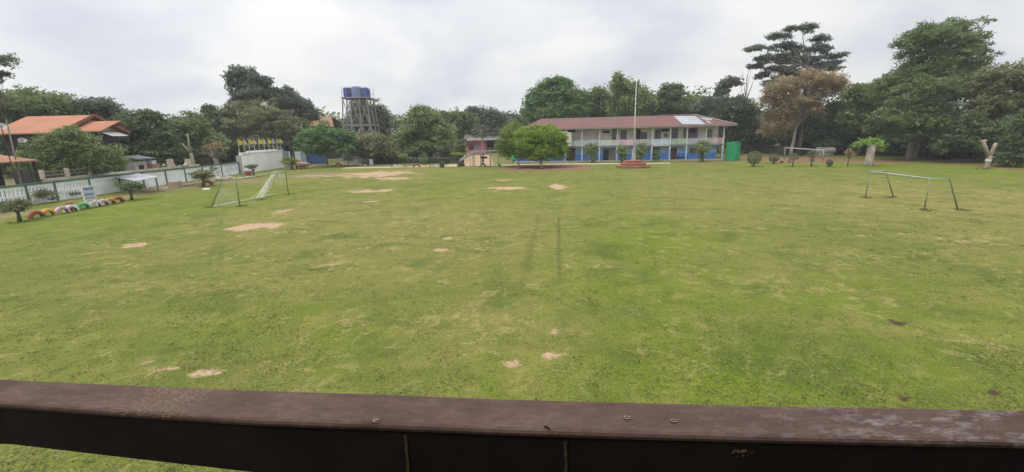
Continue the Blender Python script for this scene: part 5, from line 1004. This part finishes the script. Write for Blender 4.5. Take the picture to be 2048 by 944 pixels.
for i, (px, py, w_, h_, kd, lb) in enumerate(((92, 406, 1.9, 1.35, 'topi', 'dark bush against the slotted wall just past the small dark bush'), (4, 418, 2.2, 0.7, 'dark', 'low plants at the slotted end of the wall'), (146, 396, 1.4, 0.6, 'dark', 'low weed below the wall behind the green tyre'), (205, 385, 2.0, 0.95, 'dark', 'dark bush below the canopy edge behind the sign'), (232, 380, 1.6, 0.9, 'deep', 'shadowy bush under the canopy'), (288, 373, 2.0, 1.3, 'mid', 'bush at the canopy post nearest the goal'), (318, 368, 1.5, 0.5, 'bright', 'low green weed below plain wall just past the canopy'), (338, 364, 1.5, 0.9, 'dark', 'weed against the wall near the sandy kerb block'), (372, 361, 2.0, 1.8, 'dark', 'leafy bush against the wall behind the sandy kerb'), (395, 359, 2.2, 1.5, 'dark', 'dark bush against the wall behind the mop headed bush'), (422, 355, 2.0, 1.9, 'deep', 'dark shrub at the foot of the pruned tree'))):
    shrub('wall_plant', lb, px, py, w_, h_, kd, gW, 'plant', leaf=0.14, trunk_h=0.04, k=8)
gT = 'clipped topiary bushes beside the volleyball court'
def topi(px, py, w, h, lb, stem=0.15, kd='topi', tiers=None):
    if tiers: sh = tiers
    else:
        sh = [((0, 0, h * (stem + (1 - stem) * 0.60)), (w / 2, w / 2, h * (1 - stem) * 0.40)), ((0, 0, h * (stem + (1 - stem) * 0.45)), (w * 0.47, w * 0.47, h * (1 - stem) * 0.40))]
    return shrub('topiary_bush', lb, px, py, w, h, kd, gT, 'topiary', leaf=0.07, trunk_h=max(stem, 0.06), dens=1.6, shape=sh, tr=0.07, clip=True)
topi(1507, 333, 1.75, 2.0, 'largest egg shaped topiary, nearest the school end', 0.08)
topi(1547, 328, 1.25, 1.35, 'small tilted topiary ball between the egg shaped and two tier ones', 0.12)
topi(1585, 333, 1.3, 1.6, 'round topiary on a bent stem with a small side tuft', 0.3, 'topi', [((0, 0, 1.22), (.62, .6, .44)), ((-.45, 0, .62), (.28, .25, .14))])
topi(1622, 333, 1.3, 1.95, 'two tier topiary with a big ball above a small one', 0.3, 'topi', [((0, 0, 1.52), (.62, .6, .46)), ((.05, 0, .78), (.30, .28, .16))])
topi(1658, 334, 0.75, 0.95, 'small dark square clipped bush past the two tier topiary', 0.06, 'deep')
shrub('sapling', 'thin brown sapling between the square bush and leaning pollard', 1695, 333, 1.0, 2.2, 'rust', cat='sapling', leaf=0.12, trunk_h=0.4, dens=0.35, tr=0.05)
shrub('seedling', 'tiny dark seedling between two topiary balls', 1563, 329, 0.4, 0.45, 'deep', cat='plant', leaf=0.08, trunk_h=0.1, tr=0.02, k=5)
# column shrubs before the school
gC = 'tall potted looking bushes before the school'
for i, (px, py, w_, h_, lb) in enumerate(((1183, 325.5, 2.3, 3.3, 'upright bush with narrow foot between the yellow stair screen and pink railing'), (1243, 325.5, 1.9, 2.95, 'upright bush with dark brown foot just before the flagpole'), (1281, 325, 1.7, 3.15, 'upright bush half hidden behind the flagpole'), (1403, 324, 2.5, 3.5, 'biggest upright bush, near the green shade net'))):
    shrub('column_bush', lb, px, py, w_, h_, 'light', gC, 'bush', leaf=0.20, trunk_h=0.06, dens=1.3,
          shape=[((0, 0, h_ * .62), (w_ * .44, w_ * .44, h_ * .2)), ((.2, 0, h_ * .84), (w_ * .28, w_ * .28, h_ * .13)), ((-.3, .1, h_ * .78), (w_ * .22, w_ * .22, h_ * .13)), ((0, 0, h_ * .42), (w_ * .38, w_ * .36, h_ * .2)), ((0, 0, h_ * .22), (w_ * .25, w_ * .25, h_ * .2)), ((.1, -.2, h_ * .55), (w_ * .4, w_ * .3, h_ * .14))], tr=0.1)
shrub('doorway_plant', 'bright green climbing plant in a school doorway', 1312, 322.5, 1.1, 2.0, 'bright', cat='plant', leaf=0.16, trunk_h=0.04)
# hedges and topiary garden
def hedge(lb, px0, px1, py, h, kd, dpt=1.0, top=None):
    a, b_ = G(px0, py), G(px1, py); root = empty('hedge', (a + b_) / 2, lb, 'hedge', 'clipped hedges of the garden'); SEED[0] += 1; rng = np.random.default_rng(SEED[0]); n_ = int(np.linalg.norm(b_ - a) * dpt * h * 420) + 500
    q = rng.uniform(-0.5, 0.5, (n_, 3)); ax = rng.integers(0, 3, n_); sg = np.where(rng.random(n_) < 0.5, -0.5, 0.5); q[np.arange(n_), ax] = np.where((ax == 2), 0.5, sg); q += rng.normal(0, 0.02, (n_, 3))
    p = (a + b_) / 2 + (b_ - a) * q[:, :1] + np.array([0, 1, 0]) * q[:, 1:2] * dpt + np.array([0, 0, 1.0]) * (q[:, 2:] + 0.5) * h
    nn = rng.normal(size=(n_, 3)); nn /= np.linalg.norm(nn, axis=1)[:, None]; t_ = rng.normal(size=(n_, 3)); t_ -= nn * np.sum(t_ * nn, 1)[:, None]; t_ /= np.linalg.norm(t_, axis=1)[:, None]; bb = np.cross(nn, t_); s = 0.13
    V = np.stack([p - t_ * s, p + bb * s * 0.7, p + t_ * s, p - bb * s * 0.7], 1).reshape(-1, 3); T = rng.random(n_)
    np_mesh('foliage', V, 4, LM[kd], root, T)
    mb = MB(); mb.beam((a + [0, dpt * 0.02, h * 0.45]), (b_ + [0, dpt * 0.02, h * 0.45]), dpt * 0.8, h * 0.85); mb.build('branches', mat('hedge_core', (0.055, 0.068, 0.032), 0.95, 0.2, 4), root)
    if top:
        SEED[0] += 1; L = [((a + (b_ - a) * s_ + [0, 0, h + 0.1]), np.array([.5, dpt * .55, .26])) for s_ in np.linspace(0.08, 0.92, 5)]; V, T = sprays(L, 0.14, 0.9, rng); np_mesh('top_growth', V, 4, LM[top], root, T)
    return root
hedge('long low grey green hedge along the concrete path', 776, 905, 327.0, 0.95, 'grey', 0.8)
hedge('light green hedge standing behind the long low one', 815, 905, 321.0, 1.75, 'light', 0.9)
hedge('low grey green hedge between the drooping tree and the spindly plant', 752, 800, 327, 1.5, 'olive', 1.2)
hedge('square hedge block with bright yellow green top', 907, 926, 327.0, 1.55, 'topi', 1.3, 'yel')
hedge('pale hedge line beside the pink house', 885, 930, 309, 2.2, 'lime', 1.0)
gB = 'rounded garden shrubs behind the hedges'
for px, py, w_, h_, kd, lb in ((772, 321, 2.3, 3.0, 'topi', 'dark rounded shrub beside the olive drooping tree'), (818, 318, 2.0, 3.6, 'deep', 'dark narrow rounded shrub below the spreading garden tree'), (887, 317, 2.6, 3.3, 'grey', 'grey green dome shrub next to the white painted trunk'), (908, 316, 2.4, 2.8, 'topi', 'green dome shrub behind the yellow topped hedge block'), (848, 328, 1.7, 2.0, 'light', 'light green shrub growing through the long hedge'), (875, 326, 1.6, 1.9, 'topi', 'dark ball shrub in front of the white painted trunk'), (734, 331, 1.6, 1.3, 'deep', 'low dark bush beside the white cabinet'), (797, 324, 2.3, 2.4, 'olive', 'loose olive shrub behind the spindly plant')):
    shrub('garden_shrub', lb, px, py, w_, h_, kd, gB, 'shrub', leaf=0.13, trunk_h=0.05, dens=1.3, clip=True, shape=[((0, 0, h_ * .5), (w_ / 2, w_ / 2, h_ * .5)), ((0, 0, h_ * .3), (w_ * .46, w_ * .46, h_ * .3))], k=8)
shrub('spindly_plant', 'spindly young plant standing in the hedge tyre row', 810, 335, 1.9, 2.3, 'light', cat='plant', leaf=0.14, trunk_h=0.35, dens=0.5, tr=0.04)
shrub('tyre_row_shrub', 'small dark sapling standing in the row of tyres below the gate', 697, 334, 1.5, 2.2, 'dark', cat='sapling', leaf=0.15, trunk_h=0.3, dens=0.6)
# fan palm by the playground
p = G(966, 330); Yt = float(p[1]); t = empty('fan_palm', p, 'slender fan palm with pale trunk and hanging fronds before the pink house', 'palm'); hd = at(962, 258, Yt); mb = MB(); mb.tube([p, at(966, 300, Yt), at(964, 278, Yt), hd], [0.22, 0.15, 0.12, 0.12], 8); mb.build('trunk', PALE, t, smooth=True)
rb = np.random.default_rng(77); VV = []; TT = []
for i in range(30):
    a = rb.uniform(0, 6.28); el = rb.uniform(-0.9, 0.9); d = np.array([math.cos(a) * math.cos(el), math.sin(a) * math.cos(el), math.sin(el)]); L_ = rb.uniform(0.7, 1.15); c = hd + d * L_
    for j in range(14):
        ph_ = (j - 6.5) / 7 * 1.5; sd_ = np.cross(d, [0, 0, 1]); sd_ /= np.linalg.norm(sd_) + 1e-9; e_ = d * math.cos(ph_) + sd_ * math.sin(ph_) + [0, 0, -0.25]; w_ = np.cross(e_, [0.2, 0.1, 1]); w_ /= np.linalg.norm(w_); VV += [c, c + e_ * 0.4 + w_ * 0.05, c + e_ * 0.85 + [0, 0, -0.15], c + e_ * 0.4 - w_ * 0.05]; TT.append(rb.random())
np_mesh('fronds', np.array(VV), 4, LM['grey'], t, np.array(TT))
# ================================================================== TREES
gL = 'trees behind the boundary wall'; gS = 'trees behind the school'; gR = 'trees on the far side of the pitch beside the court'; gM = 'trees of the garden beyond the path'
# round clipped pair beside the school
tree('round_tree', 'dome crowned lime topped tree with the thicker trunk, beside the school', 'tree', [(1081, 287, 55, 34), (1080, 275, 50, 26), (1106, 299, 32, 26), (1054, 304, 32, 24), (1078, 306, 54, 24), (1080, 314, 40, 12)], 66.0, 'lime', (1083, 338), leaf=0.14, dens=1.15, k=70, lo=0.16, hi=0.28, tr=0.24, group='round clipped trees', fork=0.28, limbs=8)
tree('round_tree', 'olive green dome crowned tree with thin trunk behind the lime topped one', 'tree', [(1031, 282, 38, 38), (1020, 300, 28, 28), (1050, 296, 30, 26)], 68.0, 'sage', (1038, 338), leaf=0.15, dens=1.05, k=60, lo=0.18, hi=0.30, tr=0.15, group='round clipped trees', fork=0.28)
# left side
tree('feathery_tree', 'feathery light green tree in front of the orange roofed house', 'tree', [(135, 298, 76, 42), (85, 318, 58, 28), (190, 312, 58, 30), (135, 270, 38, 24), (228, 325, 28, 14), (110, 328, 80, 18), (180, 330, 60, 14), (140, 338, 75, 14), (60, 336, 36, 12), (215, 338, 36, 10)], 44.8, 'light', None, leaf=0.15, dens=0.8, k=34, tr=0.13, group=gL, up=0.5, dfac=0.35, flat=0.8, droop=0.6)
tree('thin_crowned_tree', 'thin pale tree with sparse leaves at the edge beside the satellite dish', 'tree', [(-6, 122, 40, 24), (-30, 160, 30, 30), (-25, 200, 34, 40), (8, 150, 14, 10)], 40.0, 'grey', None, leaf=0.16, dens=0.16, k=20, tr=0.06, fork=0.6, limbs=4, group=gL, trunk=GREYB)
tree('spreading_tree', 'broad green tree behind the orange roof, the nearer dome', 'tree', [(70, 215, 75, 42), (-20, 230, 60, 55), (30, 260, 60, 40), (110, 240, 50, 40)], 66.0, 'mid', None, k=26, group=gL, tr=0.4)
tree('dome_tree', 'dark dome shaped tree rising just past the orange gable', 'tree', [(192, 225, 50, 34), (160, 240, 40, 30), (225, 255, 40, 30)], 70.0, 'slate', None, k=22, group=gL, tr=0.4, dens=1.2)
tree('leafy_tree', 'leafy dark green tree behind the cream outbuilding', 'tree', [(290, 268, 48, 44), (270, 300, 45, 36), (330, 300, 40, 40), (300, 236, 22, 16)], 62.0, 'dark', None, k=26, group=gL, leaf=0.36)
tree('leafy_tree', 'broad leaved tree with big bright leaves behind the forked snag', 'tree', [(372, 262, 46, 40), (350, 300, 40, 36), (410, 290, 40, 40)], 68.0, 'mid', None, k=24, group=gL, leaf=0.45)
tree('feather_top_tree', 'tree with a feathery upright top behind the broad leaved one', 'tree', [(425, 235, 22, 22), (430, 262, 34, 30), (415, 218, 8, 8)], 84.0, 'dark', None, k=18, group=gL)
tree('windblown_tree', 'tall dark windblown tree leaning above its neighbours', 'tree', [(474, 150, 19, 19), (495, 154, 26, 20), (515, 168, 28, 20), (480, 178, 24, 24), (510, 190, 38, 22), (540, 190, 24, 18), (560, 204, 18, 14), (480, 208, 20, 20)], 92.0, 'slate', None, k=22, group=gL, tr=0.45, dens=1.25, fork=0.5, limbs=3)
tree('slope_topped_tree', 'dark sloping tree between the windblown tree and the brown roof', 'tree', [(575, 200, 24, 26), (600, 212, 24, 22), (620, 232, 20, 20), (590, 230, 34, 24)], 96.0, 'slate', None, k=20, group=gL, fork=0.4)
tree('olive_tree', 'large brownish olive tree behind the notice wall', 'tree', [(525, 245, 78, 44), (490, 270, 60, 36), (575, 270, 40, 44), (530, 288, 70, 30), (455, 250, 40, 26)], 88.0, 'olive', None, k=30, group=gL, tr=0.5, leaf=0.34)
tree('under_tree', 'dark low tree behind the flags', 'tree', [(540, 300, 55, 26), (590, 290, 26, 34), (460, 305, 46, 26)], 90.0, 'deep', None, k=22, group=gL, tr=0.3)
tree('bright_tree', 'bright green rounded tree in front of the blue gate', 'tree', [(645, 275, 42, 26), (670, 290, 36, 26), (630, 296, 30, 20), (690, 275, 18, 16)], 78.0, 'bright', (655, 330), k=26, group=gM, tr=0.16, dens=1.1)
tree('drooping_tree', 'olive drooping tree in front of the water tower', 'tree', [(740, 290, 40, 24), (765, 300, 26, 26), (718, 302, 22, 22)], 82.0, 'olive', (742, 326), k=24, group=gM, droop=1.2, dens=0.9, tr=0.16)
tree('tower_tree', 'grey green pine like tree behind the water tower', 'tree', [(735, 250, 40, 50), (718, 215, 22, 28), (755, 240, 26, 44), (700, 270, 20, 24), (775, 262, 22, 40)], 103.0, 'grey', None, k=26, group=gM, leaf=0.4, dens=0.8)
tree('garden_tree', 'spreading light green garden tree above the hedges', 'tree', [(845, 250, 44, 34), (820, 280, 36, 30), (880, 275, 36, 34), (845, 222, 20, 12), (860, 295, 40, 18)], 88.0, 'light', (848, 316), k=28, group=gM, tr=0.3, trunk=PALE, dens=0.85, fork=0.25)
tree('back_tree', 'mid green tree between the garden tree and the pink house', 'tree', [(905, 262, 32, 40), (890, 240, 22, 18), (930, 250, 26, 30)], 112.0, 'mid', None, k=22, group=gM)
tree('grey_tree', 'greyish green tree behind the pink house', 'tree', [(955, 240, 30, 26), (985, 238, 26, 24), (940, 225, 14, 12), (970, 262, 40, 24), (1020, 250, 30, 26)], 128.0, 'slate', None, k=26, group=gM, dens=0.75)
tree('white_trunk_tree', 'tree with a white painted trunk behind the dome shrubs', 'tree', [(870, 272, 24, 24), (885, 262, 20, 22)], 96.0, 'dark', (869, 313), k=16, group=gM, tr=0.32, trunk=mat('bark_whitewashed', (0.45, 0.45, 0.40), 0.9, 0.1, 2), fork=0.22)
# behind the school
tree('big_back_tree', 'biggest tree behind the school with broad domed top', 'tree', [(1105, 190, 44, 36), (1075, 215, 36, 30), (1140, 205, 40, 34), (1110, 225, 60, 28), (1120, 165, 24, 14)], 100.0, 'bright', None, k=32, group=gS, tr=0.5, leaf=0.42)
tree('bamboo_clump', 'arching dark green bamboo like clump behind the middle of the roof', 'tree', [(1200, 205, 26, 30), (1185, 220, 20, 22), (1215, 225, 24, 20)], 104.0, 'mid', None, k=20, group=gS, droop=1.0)
tree('plumed_tree', 'pale plumed tree rising behind the flagpole', 'tree', [(1245, 178, 26, 26), (1268, 192, 28, 26), (1250, 212, 36, 26), (1290, 215, 20, 24), (1235, 160, 8, 12)], 98.0, 'light', None, k=26, group=gS, droop=1.4, dens=0.8)
tree('pointed_tree', 'dark tree with pointed leaves between flagpole and tin roof patch', 'tree', [(1340, 190, 26, 24), (1335, 212, 34, 22), (1352, 178, 14, 12), (1305, 222, 20, 16)], 100.0, 'dark', None, k=22, group=gS)
tree('ragged_tree', 'ragged open tree with a tall tuft behind the tin roof patch', 'tree', [(1460, 166, 20, 14), (1445, 185, 14, 12), (1425, 212, 34, 20), (1470, 215, 30, 26), (1400, 220, 24, 14)], 96.0, 'slate', None, k=24, group=gS, dens=0.75, inner=0.5)
tree('dark_end_tree', 'dark tree hanging over the end of the school roof', 'tree', [(1485, 240, 34, 44), (1460, 225, 30, 28), (1500, 270, 36, 26), (1440, 240, 26, 18)], 90.0, 'deep', None, k=26, group=gS, tr=0.4)
tree('sunlit_bush', 'light green bush behind the low grey wall past the shade net', 'bush', [(1490, 272, 26, 16), (1525, 275, 30, 16), (1552, 262, 18, 20), (1515, 255, 24, 14)], 97.0, 'bright', None, k=18, group=gR, leaf=0.5)
p = np.array([at(1493, 200, 98)[0], 98.0, 0]); t = empty('dead_tree', p, 'thin leafless tree between the ragged tree and the orange tinged tree', 'tree'); mb = MB(); rb = np.random.default_rng(5); hd = at(1494, 150, 98)
mb.tube([p, p * 0.5 + hd * 0.5, hd], [0.2, 0.12, 0.03], 6)
for px, py, q_ in ((1484, 140, .72), (1502, 136, .7), (1508, 160, .62), (1480, 165, .6), (1498, 128, .8), (1512, 150, .66)): mb.tube([p * (1 - q_) + hd * q_, at(px, py, 98)], [0.07, 0.025], 5)
mb.build('trunk', GREYB, t)
# right side
D1 = []
for px, py, rx, ry in ((1605, 58, 34, 9), (1560, 74, 26, 8), (1640, 80, 26, 8), (1520, 96, 30, 7), (1575, 94, 34, 9), (1625, 102, 34, 9), (1540, 118, 32, 9), (1600, 122, 44, 11), (1672, 112, 30, 7), (1518, 134, 22, 9), (1560, 142, 34, 11), (1640, 138, 40, 10), (1530, 152, 18, 8), (1590, 155, 40, 12), (1660, 128, 22, 8), (1545, 168, 24, 9), (1585, 172, 30, 10), (1635, 158, 30, 10), (1575, 110, 26, 7), (1650, 96, 20, 7)): D1.append((px, py, rx * 1.04, ry * 1.2))
tree('umbrella_tree', 'tall dark tree with flat tiered branches above the orange tinged tree', 'tree', D1, 92.0, 'slate', (1598, 312), k=13, lo=0.24, hi=0.42, group=gR, tr=0.30, trunk=mat('bark_dark', (0.075, 0.065, 0.055), 0.95, 0.2, 2), dfac=0.8, dens=1.0, fork=0.66, limbs=14, inner=0.3, up=0.7, leaf=0.32)
tree('orange_tree', 'orange brown flowering tree with pale trunk behind the volleyball net', 'tree', [(1545, 262, 26, 22), (1540, 205, 20, 30), (1610, 165, 56, 26), (1570, 190, 46, 34), (1650, 185, 40, 30), (1560, 235, 36, 36), (1600, 215, 46, 34), (1670, 165, 24, 22)], 80.0, 'rust', (1582, 312), k=34, lo=0.2, hi=0.34, group=gR, tr=0.26, trunk=PALE, dens=0.34, leaf=0.28, up=0.5, limbs=14, droop=0.8, fork=0.42)
tree('shady_tree', 'dark leafy tree behind the pale concrete block', 'tree', [(1640, 250, 46, 40), (1680, 240, 40, 46), (1600, 270, 40, 26), (1660, 285, 56, 20)], 82.0, 'dark', (1650, 311), k=28, group=gR, tr=0.35, leaf=0.4)
tree('broadleaf_tree', 'green broad leaved tree between the orange tinged tree and the tallest crown', 'tree', [(1725, 200, 36, 40), (1710, 245, 36, 40), (1750, 235, 40, 50)], 76.0, 'mid', None, k=26, group=gR, leaf=0.42, tr=0.35)
tree('giant_tree', 'tallest tree by the pitch with a high rounded crown over dark foliage', 'tree', [(1850, 138, 54, 28), (1795, 172, 44, 30), (1925, 140, 50, 26, 2), (1885, 82, 72, 46), (1932, 92, 46, 42), (1830, 100, 40, 32), (1845, 78, 40, 28), (1890, 120, 70, 30), (1905, 60, 30, 24), (1850, 165, 80, 46), (1910, 190, 70, 52), (1790, 190, 50, 44), (1830, 235, 70, 46, -5), (1900, 250, 60, 40, -4), (1780, 250, 44, 36, -3), (1850, 190, 60, 40, -5), (1830, 275, 60, 26, -4)], 67.0, 'mid', (1818, 319), k=30, group=gR, tr=0.36, trunk=PALE, leaf=0.27, dens=0.7, lo=0.2, hi=0.32, fork=0.3, limbs=10)
tree('twin_trunk', 'slim second trunk tree right against the tallest tree', 'tree', [(1860, 225, 36, 30), (1850, 265, 50, 26)], 66.0, 'dark', (1828, 319), k=18, group=gR, tr=0.26, trunk=PALE, leaf=0.28, fork=0.4)
tree('edge_tree', 'olive topped tree at the picture edge behind the forked trunk', 'tree', [(2010, 165, 54, 36), (2060, 165, 50, 50), (2050, 220, 50, 50), (1990, 215, 46, 40), (2030, 250, 50, 50)], 58.0, 'olive', None, k=28, group=gR, tr=0.35)
tree('low_tree', 'low dark tree overhanging the lawn edge behind the forked trunk', 'tree', [(1950, 270, 50, 40), (2000, 295, 40, 34), (1920, 290, 40, 26)], 57.0, 'dark', None, k=26, group=gR, leaf=0.26)
tree('corner_tree', 'dark bushy tree reaching the ground in the corner by the lawn edge', 'tree', [(2040, 300, 36, 44), (2075, 270, 60, 70), (2015, 320, 24, 22)], 50.0, 'dark', None, k=26, group=gR, leaf=0.24)
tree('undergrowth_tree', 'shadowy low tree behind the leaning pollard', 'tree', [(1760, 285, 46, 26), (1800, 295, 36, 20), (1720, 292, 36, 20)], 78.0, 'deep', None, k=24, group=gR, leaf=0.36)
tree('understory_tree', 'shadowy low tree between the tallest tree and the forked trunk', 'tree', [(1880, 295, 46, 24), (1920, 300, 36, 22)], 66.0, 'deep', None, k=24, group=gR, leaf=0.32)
# far woods closing the view
def woods(name, lb, segs, kd, n_):
    SEED[0] += 1; rng = np.random.default_rng(SEED[0]); L = []
    for (xa, xb, Y0, Y1, top) in segs:
        for i in range(n_):
            s = rng.random(); x = xa + (xb - xa) * s; y = Y0 + (Y1 - Y0) * s + rng.uniform(-3, 3); h = top * rng.uniform(0.35, 1.0); r = rng.uniform(1.6, 3.2)
            L.append((np.array([x, y, max(1.2, h - r * rng.uniform(0.5, 1))]), np.array([r, r, r * 0.8])))
    V, T = sprays(L, 0.75, 0.5, rng, 0.4); mz = V.reshape(-1, 4, 3)[:, :, 2].min(1) > 0.02
    tag(np_mesh(name, V.reshape(-1, 4, 3)[mz].reshape(-1, 3), 4, LM[kd], None, T[mz]), lb, 'woods', kind='stuff')
woods('distant_woods', 'far dark woodland seen through gaps behind the garden and school', [(-75, -20, 128, 140, 11.5), (-20, 40, 140, 135, 12.0), (40, 80, 120, 112, 10.0), (4, 44, 112, 106, 13.5), (20, 44, 110, 104, 13.0)], 'mid', 170)
woods('hedgerow', 'dark woodland edge closing the view beyond the court and behind the tallest tree', [(52, 84, 100, 72, 7.5), (66, 92, 82, 42, 9.0), (62, 78, 78, 46, 4.5)], 'deep', 110)
woods('thicket', 'leafy thicket behind the neighbours beyond the boundary wall', [(-110, -58, 62, 96, 9.5), (-66, -44, 100, 118, 11.0), (-78, -50, 70, 92, 8.5)], 'mid', 130)

# ================================================================== HAZE VOLUME ADDED TO LIFT THE DARK FOLIAGE TONES
hz = bpy.data.materials.new('haze_lift'); hz.use_nodes = True; n = hz.node_tree.nodes; l = hz.node_tree.links; n.remove(n['Principled BSDF'])
v = n.new('ShaderNodeVolumePrincipled'); v.inputs['Color'].default_value = (0.9, 0.93, 0.96, 1); v.inputs['Density'].default_value = 0.00058; v.inputs['Anisotropy'].default_value = 0.0
l.new(v.outputs[0], n['Material Output'].inputs['Volume'])
mb = MB(); mb.box((0, 60, 14.5), (340, 200, 31)); tag(mb.build('haze', hz), 'faint pale haze added over the pitch to lift dark tones', 'haze', kind='stuff')
